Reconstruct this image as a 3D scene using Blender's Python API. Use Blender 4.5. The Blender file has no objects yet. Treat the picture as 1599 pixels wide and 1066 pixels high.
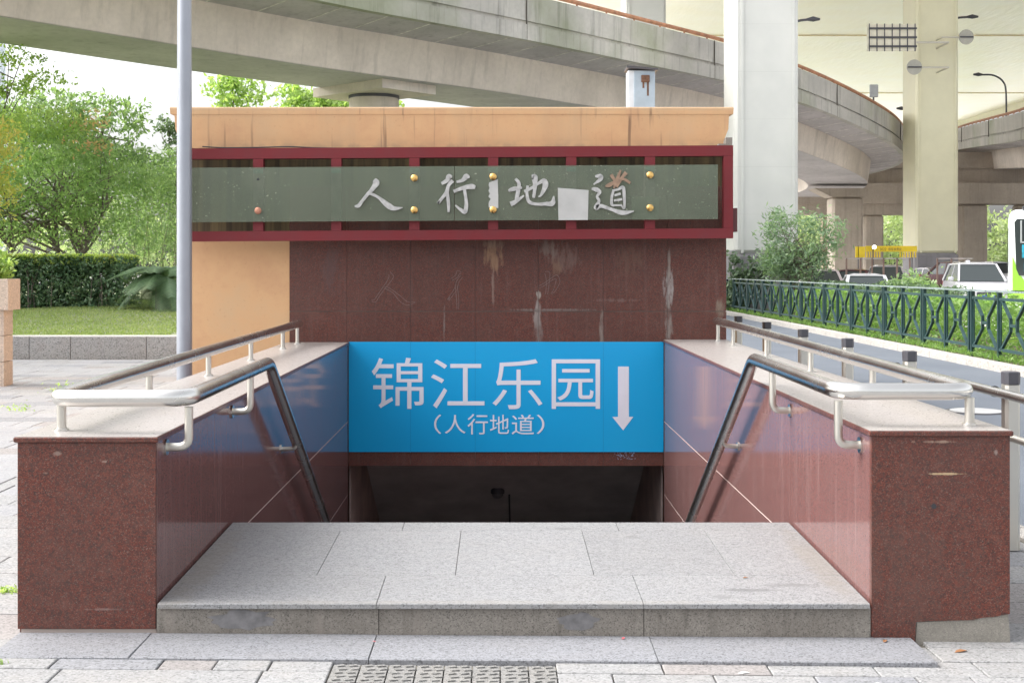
import bpy, math, random
import numpy as np
from mathutils import Vector, Matrix
R = math.radians
random.seed(7); RNG = np.random.default_rng(11)
S = bpy.context.scene
C = S.collection
FX, HX, HY, CAMZ = 2000.0, 781.0, 418.0, 1.6

# ------------------------------------------------------------------ camera
cd = bpy.data.cameras.new('camera'); cam = bpy.data.objects.new('camera', cd); C.objects.link(cam)
cam.location = (0, 0, CAMZ); cam.rotation_euler = (R(90), 0, 0)
cd.sensor_width = 36; cd.lens = 36 * FX / 1599
cd.shift_x = (799.5 - HX) / 1599; cd.shift_y = -(533 - HY) / 1599
cd.clip_start = 0.1; cd.clip_end = 3000
S.camera = cam
# ------------------------------------------------------------------ light
W = bpy.data.worlds.new("World"); S.world = W; W.use_nodes = True
wn = W.node_tree.nodes; wl = W.node_tree.links
SUN_EL, SUN_AZ = 45, -88            # azimuth from +Y towards +X
sky = wn.new('ShaderNodeTexSky'); sky.sky_type = 'NISHITA'; sky.sun_disc = False
sky.sun_elevation = R(SUN_EL); sky.sun_rotation = R(SUN_AZ)
sky.air_density = 1.0; sky.dust_density = 6.0; sky.ozone_density = 1.0
hs = wn.new('ShaderNodeHueSaturation'); hs.inputs['Saturation'].default_value = 0.2; hs.inputs['Value'].default_value = 1.45
wl.new(sky.outputs[0], hs.inputs['Color']); wl.new(hs.outputs[0], wn['Background'].inputs[0])
wn['Background'].inputs[1].default_value = 0.15
sd = bpy.data.lights.new('sun', 'SUN'); sun = bpy.data.objects.new('sun', sd); C.objects.link(sun)
sd.energy = 0.5; sd.angle = R(25); sd.color = (1, 0.955, 0.88)
dirv = Vector((math.sin(R(SUN_AZ)) * math.cos(R(SUN_EL)), math.cos(R(SUN_AZ)) * math.cos(R(SUN_EL)), math.sin(R(SUN_EL))))
sun.rotation_euler = dirv.to_track_quat('Z', 'Y').to_euler(); sun.location = dirv * 40
S.view_settings.view_transform = 'Standard'; S.view_settings.look = 'None'
S.view_settings.exposure = 1.1; S.view_settings.gamma = 1
S.cycles.max_bounces = 8; S.cycles.transparent_max_bounces = 24
S.cycles.use_denoising = True

# ------------------------------------------------------------------ materials
class M:
    def __init__(s, name):
        s.m = bpy.data.materials.new(name); s.m.use_nodes = True
        s.n = s.m.node_tree.nodes; s.l = s.m.node_tree.links
        s.b = s.n['Principled BSDF']; s.geo = None
    def pos(s):
        if s.geo is None: s.geo = s.n.new('ShaderNodeNewGeometry')
        return s.geo.outputs['Position']
    def obj(s):
        return s.n.new('ShaderNodeTexCoord').outputs['Object']
    def mapv(s, v, scale=(1, 1, 1), loc=(0, 0, 0)):
        a = s.n.new('ShaderNodeMapping'); a.inputs['Scale'].default_value = scale; a.inputs['Location'].default_value = loc
        s.l.new(v, a.inputs['Vector']); return a.outputs[0]
    def noise(s, v, scale=5, detail=4, rough=.55, dist=0):
        a = s.n.new('ShaderNodeTexNoise'); a.inputs['Scale'].default_value = scale; a.inputs['Detail'].default_value = detail
        a.inputs['Roughness'].default_value = rough; a.inputs['Distortion'].default_value = dist
        s.l.new(v, a.inputs['Vector']); return a.outputs['Fac']
    def voro(s, v, scale=100, out='Color', feature='F1'):
        a = s.n.new('ShaderNodeTexVoronoi'); a.feature = feature; a.inputs['Scale'].default_value = scale
        s.l.new(v, a.inputs['Vector']); return a.outputs[out]
    def ramp(s, f, stops, interp='LINEAR'):
        a = s.n.new('ShaderNodeValToRGB'); e = a.color_ramp.elements; a.color_ramp.interpolation = interp
        while len(e) < len(stops): e.new(.5)
        for el, (p, c) in zip(e, stops):
            el.position = p; el.color = c if len(c) == 4 else (*c, 1)
        s.l.new(f, a.inputs[0]); return a.outputs[0]
    def fr(s, f, a0, a1, b0=0., b1=1.):
        a = s.n.new('ShaderNodeMapRange'); a.inputs[1].default_value = a0; a.inputs[2].default_value = a1
        a.inputs[3].default_value = b0; a.inputs[4].default_value = b1; s.l.new(f, a.inputs[0]); return a.outputs[0]
    def math(s, op, a, b=0., clamp=False):
        q = s.n.new('ShaderNodeMath'); q.operation = op; q.use_clamp = clamp
        for i, v in enumerate((a, b)):
            if isinstance(v, (int, float)): q.inputs[i].default_value = v
            else: s.l.new(v, q.inputs[i])
        return q.outputs[0]
    def mix(s, f, a, b, mode='MIX'):
        q = s.n.new('ShaderNodeMix'); q.data_type = 'RGBA'; q.blend_type = mode
        for sock, v in ((q.inputs['Factor'], f), (q.inputs[6], a), (q.inputs[7], b)):
            if isinstance(v, (int, float)): sock.default_value = v
            elif isinstance(v, tuple): sock.default_value = v if len(v) == 4 else (*v, 1)
            else: s.l.new(v, sock)
        return q.outputs[2]
    def xyz(s, v):
        a = s.n.new('ShaderNodeSeparateXYZ'); s.l.new(v, a.inputs[0]); return a.outputs
    def base(s, c):
        if isinstance(c, tuple): s.b.inputs['Base Color'].default_value = (*c, 1)
        else: s.l.new(c, s.b.inputs['Base Color'])
        return s
    def rough(s, r):
        if isinstance(r, (int, float)): s.b.inputs['Roughness'].default_value = r
        else: s.l.new(r, s.b.inputs['Roughness'])
        return s
    def set(s, **k):
        for a, v in k.items(): s.b.inputs[a.replace('_', ' ')].default_value = v
        return s
    def bump(s, h, strength=.3, dist=.01):
        a = s.n.new('ShaderNodeBump'); a.inputs['Strength'].default_value = strength; a.inputs['Distance'].default_value = dist
        s.l.new(h, a.inputs['Height']); s.l.new(a.outputs[0], s.b.inputs['Normal']); return s
    def stains(s, col, items, grain=14):
        """world-space marks on a wall facing the street: (x, z, rx, rz, colour, strength)"""
        P = s.xyz(s.pos()); nz = s.noise(s.mapv(s.pos(), (1, 1, .25)), grain * 1.7, 5, .7)
        for (x, z, rx, rz, c, k) in items:
            dx = s.math('DIVIDE', s.math('SUBTRACT', P[0], x), rx); dz = s.math('DIVIDE', s.math('SUBTRACT', P[2], z), rz)
            d = s.math('ADD', s.math('MULTIPLY', dx, dx), s.math('MULTIPLY', dz, dz))
            d = s.math('ADD', d, s.math('MULTIPLY', s.math('SUBTRACT', nz, .5), 5.0))
            col = s.mix(s.fr(d, .9, .0, 0, k), col, c)
        return col

def _gm(s, col, items):
    """footfall and water marks on horizontal stone: (x, y, rx, ry, colour, strength)"""
    P = s.xyz(s.pos()); nz = s.noise(s.pos(), 9, 5, .7)
    for (x, y, rx, ry, c, k) in items:
        dx = s.math('DIVIDE', s.math('SUBTRACT', P[0], x), rx); dy = s.math('DIVIDE', s.math('SUBTRACT', P[1], y), ry)
        d = s.math('ADD', s.math('ADD', s.math('MULTIPLY', dx, dx), s.math('MULTIPLY', dy, dy)), s.math('MULTIPLY', s.math('SUBTRACT', nz, .5), 3.0))
        col = s.mix(s.fr(d, 1.0, .1, 0, k), col, c)
    return col
M.ground_marks = _gm
def simple(name, c, rough=.5, metal=0., var=.12, scale=3., bump=0.):
    a = M(name); f = a.noise(a.obj(), scale, 5, .6)
    lo = tuple(x * (1 - var) for x in c); hi = tuple(min(1, x * (1 + var)) for x in c)
    a.base(a.ramp(f, [(.3, lo), (.7, hi)])); a.rough(a.fr(f, .3, .7, max(0, rough - .07), rough + .07)); a.set(Metallic=metal)
    if bump: a.bump(a.noise(a.obj(), scale * 12, 4), bump)
    return a.m

def granite_red(name, rough=.35, dust=.0, stains=(), polished=False):
    a = M(name); p = a.pos()
    v = a.xyz(a.voro(p, 240))[0]
    c = a.ramp(v, [(0, (.045, .026, .023)), (.2, (.070, .030, .025)), (.4, (.125, .032, .022)), (.7, (.152, .041, .027)), (.9, (.165, .060, .044)), (1, (.17, .115, .10))])
    n2 = a.noise(p, 45, 4, .7); c = a.mix(a.fr(n2, .48, .62, 0, .55), c, (.042, .032, .030))
    n3 = a.noise(p, 2.2, 5, .65); c = a.mix(a.fr(n3, .35, .75, 0, .45), c, (.082, .05, .043))
    n4 = a.noise(p, 11, 5, .7); c = a.mix(a.fr(n4, .5, .8, 0, .4), c, (.17, .085, .068))
    st = a.noise(a.mapv(p, (9, 9, .5)), 2.3, 5, .65)
    if polished: c = a.mix(.5, c, (.215, .125, .125)); c = a.mix(a.fr(v, .25, .05, 0, .45), c, (.06, .03, .03))
    if dust: c = a.mix(a.fr(st, .54, .8, 0, dust), c, (.34, .26, .25))
    if stains: c = a.stains(c, stains)
    a.base(c)
    if polished:
        a.rough(a.fr(st, .4, .8, .085, .17)); a.set(**{'Specular_IOR_Level': .22})
    else: a.rough(a.fr(n2, .3, .7, rough - .05, rough + .15)); a.set(**{'Specular_IOR_Level': .3})
    if not polished: a.bump(n2, .12, .003)
    return a.m

def granite_grey(name, c=(.52, .51, .50), dark=.35, rough=.6, dirt=.25, sp=150, warm=(.30, .26, .22), bump=.1, marks=(), streak=0):
    a = M(name); p = a.pos()
    v = a.xyz(a.voro(p, sp))[0]
    lo = tuple(x * dark for x in c); hi = tuple(min(.9, x * 1.18) for x in c)
    col = a.ramp(v, [(0, lo), (.14, tuple(x * (dark + .2) for x in c)), (.3, tuple(x * .9 for x in c)), (.8, c), (1, hi)])
    n = a.noise(p, 3.2, 6, .68); col = a.mix(a.fr(n, .45, .75, 0, dirt), col, warm)
    n2 = a.noise(p, 38, 3, .7); col = a.mix(a.fr(n2, .5, .7, 0, .3), col, tuple(x * .62 for x in c))
    isl = a.fr(a.geo.outputs['Random Per Island'], 0, 1, .95, 1.04); cmb = a.n.new('ShaderNodeCombineColor')
    for k_ in range(3): a.l.new(isl, cmb.inputs[k_])
    col = a.mix(1.0, col, cmb.outputs[0], 'MULTIPLY')
    sp_ = a.noise(p, 7, 6, .75, .4); col = a.mix(a.fr(sp_, .60, .70, 0, .35), col, tuple(x * .55 for x in c))
    if marks: col = a.ground_marks(col, marks)
    if streak:
        st = a.noise(a.mapv(p, (1, 1, .12)), 9, 6, .72); col = a.mix(a.fr(st, .52, .68, 0, streak), col, (.07, .06, .05))
        st = a.noise(a.mapv(p, (1, 1, .25), (5, 0, 2)), 4, 6, .7); col = a.mix(a.fr(st, .56, .68, 0, streak * .8), col, (.26, .23, .20))
    a.base(col).rough(a.fr(n2, .3, .7, rough - .1, rough + .12)).bump(n2, bump, .004)
    return a.m

def concrete(name, c=(.36, .33, .28), streak=.5, green=.0, dark=(.09, .085, .075), white=.3):
    a = M(name); p = a.pos()
    n = a.noise(p, .35, 6, .6); n2 = a.noise(p, 6, 5, .65)
    col = a.ramp(n, [(.3, tuple(x * .78 for x in c)), (.72, tuple(x * 1.12 for x in c))])
    col = a.mix(a.fr(n2, .4, .75, 0, .3), col, tuple(x * .6 for x in c))
    st = a.noise(a.mapv(p, (1, 1, .06)), 2.6, 6, .68)
    col = a.mix(a.fr(st, .52, .72, 0, streak), col, dark)
    w = a.noise(a.mapv(p, (1, 1, .05), (9, 3, 1)), 1.1, 5, .7)
    col = a.mix(a.fr(w, .64, .74, 0, white), col, (.62, .57, .47))
    if green:
        g = a.noise(a.mapv(p, (1, 1, 1), (4, 0, 7)), .16, 4, .6); col = a.mix(a.fr(g, .5, .66, 0, green), col, (.20, .24, .11))
    a.base(col).rough(.85).bump(n2, .12, .02)
    return a.m

def leafmat(name, cols, trans=.5, rough=.45):
    a = M(name); g = a.n.new('ShaderNodeNewGeometry')
    n = a.noise(a.pos(), 1.1, 4, .6)
    f = a.math('ADD', a.math('MULTIPLY', g.outputs['Random Per Island'], .55), a.math('MULTIPLY', a.fr(n, .3, .7), .45))
    k = len(cols); c = a.ramp(f, [(i / (k - 1), cc) for i, cc in enumerate(cols)])
    a.base(c).rough(rough)
    t = a.n.new('ShaderNodeBsdfTranslucent'); mx = a.n.new('ShaderNodeMixShader'); mx.inputs[0].default_value = trans
    a.l.new(a.mix(1.0, c, (1.25, 1.35, .7), 'MULTIPLY'), t.inputs[0]); a.l.new(a.b.outputs[0], mx.inputs[1]); a.l.new(t.outputs[0], mx.inputs[2])
    a.l.new(mx.outputs[0], a.n['Material Output'].inputs[0])
    return a.m

MT = {}
MT['red_end'] = granite_red('red_granite_end', stains=[(-1.92, .795, .024, .010, (.42, .35, .3), .35), (-1.72, .76, .014, .006, (.42, .35, .3), .35), (-1.97, .71, .014, .006, (.42, .35, .3), .3),
    (1.88, .846, .10, .007, (.36, .26, .2), .7), (1.93, .707, .09, .005, (.45, .33, .2), .85), (2.15, .80, .01, .016, (.36, .3, .27), .5), (-1.7, .12, .12, .006, (.3, .22, .2), .4), (1.75, .30, .4, .3, (.10, .06, .05), .35)])
MT['red_clad'] = granite_red('red_granite_cladding', rough=.38, dust=.12, stains=[
    (-.07, 1.70, .10, .16, (0.300, 0.180, 0.108), .8), (-.07, 1.42, .018, .2, (0.252, 0.180, 0.150), .7), (-.07, 1.83, .14, .05, (0.240, 0.162, 0.120), .6), (.37, 1.15, .05, .16, (0.300, 0.270, 0.252), .8), (.38, 1.33, .03, .05, (0.360, 0.336, 0.300), .9), (.38, .98, .045, .2, (0.204, 0.168, 0.156), .7),
    (.62, 1.70, .2, .15, (0.180, 0.120, 0.102), .6), (.48, 1.78, .09, .1, (0.216, 0.168, 0.144), .6), (.55, 1.6, .06, .1, (0.204, 0.120, 0.078), .6), (1.00, 1.0, .025, .22, (0.240, 0.204, 0.180), .7), (1.66, 1.40, .065, .19, (0.288, 0.258, 0.246), .95), (1.66, 1.05, .045, .26, (0.228, 0.198, 0.180), .8), (1.66, 1.62, .02, .2, (0.240, 0.204, 0.180), .8), (1.28, 1.68, .16, .16, (0.150, 0.084, 0.060), .5),
    (1.15, 1.28, .25, .02, (0.180, 0.120, 0.108), .6), (-.55, 1.0, .012, .25, (0.210, 0.180, 0.168), .6), (.5, 1.185, .5, .016, (0.180, 0.150, 0.138), .8), (-1.66, 1.6, .1, .35, (0.096, 0.060, 0.060), .5), (2.16, 1.18, .05, .12, (0.240, 0.198, 0.150), .7)])
MT['red_wall'] = granite_red('red_granite_polished', dust=.32, polished=True)
MT['coping'] = granite_grey('coping_dusty', (0.342, 0.314, 0.299), .8, .33, .3, 130, (.30, .25, .22), .05)
MT['red_lip'] = granite_red('red_granite_edge', rough=.3)
MT['slab'] = granite_grey('light_granite', (.255, .256, .260), .42, .5, .2, 170, (.29, .27, .25), .1, [(1.12, 5.75, .14, .03, (.14, .14, .14), .75), (1.32, 5.83, .16, .035, (.16, .16, .16), .65), (.98, 5.64, .05, .05, (.16, .16, .16), .6), (-1.42, 6.1, .10, .9, (.22, .2, .17), .5), (1.54, 6.2, .09, .8, (.22, .2, .17), .5), (.35, 6.95, .08, .03, (.15, .15, .15), .7), (-.1, 6.6, .05, .02, (.15, .15, .15), .6), (.7, 6.75, .04, .03, (.15, .15, .15), .6), (0, 5.56, 1.6, .03, (.25, .23, .2), .35)] + [(x_, y_, .012, .014, (.12, .12, .12), .8) for x_, y_ in ((-1.1, 6.3), (-.7, 5.8), (-.3, 6.15), (.1, 5.9), (.5, 6.4), (.8, 5.7), (1.2, 6.6), (-.95, 6.75), (.3, 6.7), (-.4, 5.65))])
MT['riser'] = granite_grey('flamed_granite', (0.223, 0.203, 0.178), .45, .75, .65, 200, (.10, .083, .068), .3, (), .6)
MT['step'] = granite_grey('step_granite', (0.230, 0.234, 0.250), .4, .62, .25, 160, (.23, .22, .215))
MT['wallgrey'] = granite_grey('seat_wall_granite', (0.330, 0.330, 0.330), .45, .7, .3, 60, (.30, .25, .22))
MT['mortar'] = simple('mortar', (.36, .33, .30), .9)
MT['grout'] = simple('pale_grout', (.50, .42, .38), .9)
MT['dirt'] = simple('joint_dirt', (.13, .12, .10), .95, bump=.3)
MT['patch'] = granite_grey('cement_patch', (0.252, 0.234, 0.204), .7, .9, .6, 220, (.15, .14, .12), .5)
MT['tile_w'] = granite_grey('paving_white', (0.277, 0.277, 0.277), .5, .7, .35, 120, (.34, .31, .28))
MT['tile_l'] = granite_grey('paving_sky_sheen', (.285, .285, .295), .6, .6, .25, 120, (.40, .38, .36))  # paler stone tone stands for sky sheen on the left plaza
MT['tile_g'] = granite_grey('paving_grey', (0.227, 0.231, 0.244), .45, .7, .3, 120, (.25, .24, .22))
MT['tile_p'] = granite_grey('paving_pink', (0.269, 0.252, 0.245), .5, .7, .3, 120, (.30, .27, .24))
MT['tile_d'] = granite_grey('paving_tactile', (0.212, 0.208, 0.200), .5, .75, .3, 120, (.26, .24, .21))

def steel(name, c=(.62, .60, .56), r0=.16, r1=.34):
    a = M(name); n2 = a.noise(a.obj(), 2.5, 4, .6)
    a.base(a.mix(a.fr(n2, .4, .8, 0, .15), c, tuple(x * .8 for x in c))).rough(a.fr(n2, .3, .75, r0, r1)).set(Metallic=1.0)
    return a.m
MT['steel'] = steel('stainless_steel', (.66, .65, .62), .22, .3); MT['steel_dull'] = steel('stainless_dull', (.62, .60, .55), .35, .48)
MT['pole'] = simple('galvanised_pole', (0.330, 0.352, 0.396), .4, .4, .08, 2)
MT['black'] = simple('black_plastic', (.03, .03, .035), .5)
MT['dgrey'] = simple('dark_grey', (.06, .06, .07), .4)

def orange(name, drips):
    a = M(name); p = a.pos(); n = a.noise(p, 2.0, 6, .65)
    c = a.ramp(n, [(.3, (.54, .31, .165)), (.5, (.60, .365, .19)), (.75, (.555, .37, .21))])
    sp = a.noise(p, 30, 3, .6); c = a.mix(a.fr(sp, .62, .72, 0, .3), c, (.38, .2, .1))
    if drips:
        st = a.noise(a.mapv(p, (1, 1, .02)), 21, 2, .5); P = a.xyz(p)
        c = a.mix(a.math('MULTIPLY', a.fr(st, .6, .72, 0, .75), a.fr(a.noise(a.mapv(p, (1, 1, .5)), 1.3, 3), .4, .6)), c, (.14, .075, .045))
        st2 = a.noise(a.mapv(p, (1, 1, .05), (3, 0, 0)), 2.2, 5, .7)
        c = a.mix(a.fr(st2, .45, .85, 0, .4), c, (.36, .25, .16))
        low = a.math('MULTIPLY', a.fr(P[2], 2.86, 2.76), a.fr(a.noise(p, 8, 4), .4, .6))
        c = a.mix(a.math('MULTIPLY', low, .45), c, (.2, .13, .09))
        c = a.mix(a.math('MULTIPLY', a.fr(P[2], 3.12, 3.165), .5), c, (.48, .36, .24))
    else:
        P = a.xyz(p)
        c = a.mix(a.math('MULTIPLY', a.fr(P[2], 1.6, 2.0), .15), c, (.3, .17, .1))  # wall darkened below the sign frame, its shade put into the colour
    a.base(c).rough(.75).bump(a.noise(p, 60, 3), .08, .004)
    return a.m
MT['orange'] = orange('orange_render', False); MT['fascia'] = orange('orange_fascia_weathered', True)
a = M('stained_shaded_backing'); p = a.pos(); st = a.noise(a.mapv(p, (1, 1, .03)), 13, 5, .7)
a.base(a.ramp(st, [(.35, (.03, .02, .01)), (.5, (.085, .06, .028)), (.7, (.17, .125, .055))])).rough(.8); MT['backing'] = a.m  # drip stains, with the shade behind the frame darkened into the colour
a = M('red_painted_steel'); n = a.noise(a.pos(), 6, 5, .65); P = a.xyz(a.pos())
a.base(a.mix(a.fr(n, .4, .75, 0, .5), (.165, .022, .027), (.13, .035, .04))).rough(.6).set(Specular_IOR_Level=.25); MT['frame'] = a.m
MT['bar'] = simple('weathered_strip', (.30, .19, .20), .6, 0, .35, 12)
MT['patina'] = simple('green_patina', (.16, .26, .24), .7, 0, .4, 30)

def glassmat(name, tint=(.72, .78, .72), haze=.30):
    a = M(name); tr = a.n.new('ShaderNodeBsdfTransparent'); tr.inputs[0].default_value = (*tint, 1)
    df = a.n.new('ShaderNodeBsdfDiffuse'); p = a.pos()
    n = a.noise(p, 1.8, 5, .6); sp = a.noise(p, 55, 3, .6); zone = a.noise(p, 2.3, 3, .5)
    c = a.ramp(n, [(.3, (.27, .325, .245)), (.7, (.36, .41, .31))])
    spm = a.math('MULTIPLY', a.fr(sp, .66, .72), a.fr(zone, .4, .55))
    c = a.mix(spm, c, (.55, .56, .45)); a.l.new(c, df.inputs[0])
    m1 = a.n.new('ShaderNodeMixShader'); a.l.new(a.math('MAXIMUM', a.math('MULTIPLY', spm, .8), haze), m1.inputs[0])
    a.l.new(tr.outputs[0], m1.inputs[1]); a.l.new(df.outputs[0], m1.inputs[2])
    gl = a.n.new('ShaderNodeBsdfGlossy'); gl.inputs['Roughness'].default_value = .04
    fz = a.n.new('ShaderNodeFresnel'); fz.inputs[0].default_value = 1.5
    m2 = a.n.new('ShaderNodeMixShader'); a.l.new(fz.outputs[0], m2.inputs[0]); a.l.new(m1.outputs[0], m2.inputs[1]); a.l.new(gl.outputs[0], m2.inputs[2])
    a.l.new(m2.outputs[0], a.n['Material Output'].inputs[0]); return a.m
MT['glass'] = glassmat('dusty_sign_glass')
MT['letter'] = simple('brushed_letter', (0.468, 0.461, 0.455), .35, .55, .25, 25)
MT['rust'] = simple('rusty_letter', (.30, .20, .14), .6, .3, .3, 25)
MT['brass'] = simple('brass', (.72, .46, .16), .3, 1.0, .15, 20)
MT['paper'] = simple('pale_sheet_and_paper', (0.450, 0.450, 0.438), .8, 0, .1, 6)
a = M('blue_sign_panel'); n = a.noise(a.pos(), .9, 3, .5); a.base(a.ramp(n, [(.3, (.0, .335, .70)), (.7, (.0, .365, .73))])).rough(.32); MT['blue'] = a.m
MT['sign_white'] = simple('sign_white', (0.726, 0.726, 0.814), .4, 0, .04)
MT['dark_wall'] = simple('passage_wall', (.34, .26, .235), .7, 0, .3, 3)
MT['ceil_dark'] = simple('passage_ceiling', (.50, .47, .45), .85, 0, .2, 2)
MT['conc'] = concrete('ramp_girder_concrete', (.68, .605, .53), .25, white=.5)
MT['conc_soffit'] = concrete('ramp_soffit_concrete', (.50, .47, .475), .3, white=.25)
MT['conc_par'] = concrete('ramp_parapet_concrete', (.50, .48, .44), .6, green=.55, white=.2)
MT['conc_far'] = concrete('pier_concrete', (.46, .395, .33), .3, white=.12)
MT['pipe_rust'] = simple('rusty_orange_pipe', (.42, .20, .11), .6, .1, .35, 4)
a = M('white_column_paint'); n = a.noise(a.pos(), .8, 4); P = a.xyz(a.pos())
seam = a.fr(a.math('FRACT', a.math('MULTIPLY', P[2], .55)), .0, .012, .85, 1)
a.base(a.mix(1.0, a.ramp(n, [(.3, (.56, .565, .54)), (.7, (.62, .62, .59))]), a.mix(seam, (0, 0, 0), (1, 1, 1)), 'MULTIPLY')).rough(.35); MT['col_white'] = a.m
MT['col_cream'] = simple('cream_column_paint', (.70, .67, .48), .4, 0, .05, .8)
MT['col_base'] = concrete('column_base_grey', (.26, .25, .26), .35, white=.3)
a = M('cream_deck_panels'); p = a.pos(); n = a.noise(p, .35, 4, .6)
w = a.noise(a.mapv(p, (2.2, .5, 1)), .9, 4, .55); c = a.ramp(n, [(.3, (.97, .92, .78)), (.7, (.98, .95, .86))])
a.base(c).rough(.30).set(Specular_IOR_Level=.8, Metallic=.85).bump(w, .5, .10); MT['deck'] = a.m
MT['deck_seam'] = simple('deck_seam', (.80, .70, .42), .5)
a = M('asphalt'); p = a.pos(); n = a.noise(p, .5, 5, .6); n2 = a.noise(p, 90, 3, .7)
c = a.ramp(n, [(.3, (.105, .122, .150)), (.7, (.14, .158, .185))]); c = a.mix(a.fr(n2, .45, .7, 0, .4), c, (.08, .085, .095))
a.base(c).rough(.75).bump(n2, .3, .004); MT['asphalt'] = a.m
MT['pale_road'] = simple('bounce_pale_road', (.55, .54, .52), .8, 0, .1, .4)  # unseen road surface paled to bounce light onto the deck underside
MT['kerb'] = granite_grey('kerb_concrete', (.42, .40, .37), .6, .8, .4, 40, (.28, .25, .22))
MT['soil'] = simple('soil', (.10, .085, .055), .95, 0, .4, 6, .6)
a = M('lawn'); p = a.pos(); n = a.noise(p, .7, 5, .65); n2 = a.noise(p, 40, 4, .7)
c = a.ramp(n, [(.3, (.215, .245, .145)), (.55, (.28, .305, .18)), (.75, (.33, .335, .22))]); c = a.mix(a.fr(n2, .4, .7, 0, .35), c, (.10, .17, .03))
a.base(c).rough(.9).bump(n2, .6, .03); MT['lawn'] = a.m
MT['terrain'] = simple('terrain_ground', (.42, .41, .40), .95, 0, .3, .1)  # ground tone also raised to bounce light under the high deck
MT['fence'] = simple('dark_green_paint', (.010, .036, .036), .38, 0, .25, 4)
MT['fence_light'] = simple('worn_green_paint', (.024, .058, .058), .35, 0, .3, 6)
MT['fence_top'] = simple('lit_rail_paint', (.26, .32, .32), .3, .3, .15, 4)  # light falling on the top rail is put into this paler colour
MT['pink_tile'] = granite_grey('pink_stone_cladding', (.56, .46, .38), .7, .6, .3, 60, (.42, .36, .28))
MT['bark'] = simple('bark', (.20, .17, .145), .95, 0, .4, 14, .6)
MT['cab'] = simple('cabinet_paint', (0.312, 0.403, 0.494), .45, .1, .12, 6)
MT['cab_side'] = simple('cabinet_side', (0.532, 0.602, 0.672), .4, .1, .1, 6)
MT['rusty'] = simple('rust', (.13, .07, .045), .8, 0, .5, 20)
MT['car_white'] = simple('car_white', (.60, .60, .63), .2, 0, .02); MT['car_silver'] = simple('car_silver', (.50, .48, .48), .25, .5, .03)
MT['car_maroon'] = simple('car_maroon', (.09, .035, .04), .25, .2, .1); MT['car_pink'] = simple('car_pale', (.62, .55, .55), .25, .2, .04)
a = M('car_glass'); a.base((.035, .045, .045)).rough(.06).set(Specular_IOR_Level=.7); MT['cglass'] = a.m
MT['tyre'] = simple('tyre', (.025, .025, .025), .85); MT['rim'] = simple('rim', (.45, .45, .46), .3, .9)
a = M('lamp_lens'); a.base((.72, .74, .76)).rough(.1); MT['lens'] = a.m
MT['tail'] = simple('tail_lamp', (.45, .02, .03), .2); MT['bus_green'] = simple('bus_green', (.30, .60, .06), .3, 0, .04)
MT['bus_white'] = simple('bus_white', (.72, .76, .77), .3, 0, .02); MT['yellow'] = simple('yellow_paint', (.78, .56, .02), .5, 0, .08)
MT['curtain'] = simple('cyan_curtain', (.02, .30, .42), .7, 0, .4, 8)
MT['g_tree'] = leafmat('leaf_mid_green', [(.15, .235, .13), (.24, .345, .18), (.38, .48, .27)])
MT['g_maple'] = leafmat('leaf_fresh_green', [(.19, .30, .13), (.29, .42, .19), (.46, .58, .29)], .55)
MT['g_yellow'] = leafmat('leaf_turning', [(.30, .40, .12), (.48, .52, .15), (.62, .56, .17), (.60, .42, .2)], .55)
MT['g_orange'] = leafmat('leaf_orange', [(.60, .48, .22), (.62, .42, .24), (.62, .34, .22)], .5)
MT['g_dark'] = leafmat('leaf_dark', [(.07, .12, .08), (.12, .18, .105), (.21, .29, .16)], .25)
MT['g_light'] = leafmat('leaf_light', [(.24, .36, .12), (.35, .47, .18), (.50, .58, .26)], .6)
MT['g_hedge'] = leafmat('leaf_hedge', [(.07, .14, .08), (.13, .22, .115), (.23, .34, .17)], .2, .3)
MT['g_shoot'] = leafmat('leaf_shoots', [(.38, .52, .14), (.52, .64, .18), (.58, .52, .22)], .5)
MT['g_olean'] = leafmat('leaf_greyish', [(.17, .25, .17), (.26, .37, .24), (.40, .50, .33)], .4)
MT['g_median'] = leafmat('leaf_median', [(.10, .19, .06), (.20, .34, .10), (.36, .50, .17)], .5)
MT['g_far'] = leafmat('leaf_distant_hazed', [(.34, .42, .27), (.46, .53, .35), (.62, .65, .47)], .5)  # leaf tones paled, distance haze put into the colour

# ------------------------------------------------------------------ geometry helpers
def tag(o, label=None, cat=None, group=None, kind=None):
    if label: o['label'] = label
    if cat: o['category'] = cat
    if group: o['group'] = group
    if kind: o['kind'] = kind
    return o
def thing(name, loc, label, cat, group=None, rz=0):
    o = bpy.data.objects.new(name, None); C.objects.link(o); o.location = loc; o.rotation_euler = (0, 0, rz); o.empty_display_size = .2
    return tag(o, label, cat, group)
def wloc(o):
    v = Vector((0, 0, 0))
    while o is not None: v = v + Vector(o.location); o = o.parent
    return v

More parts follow.
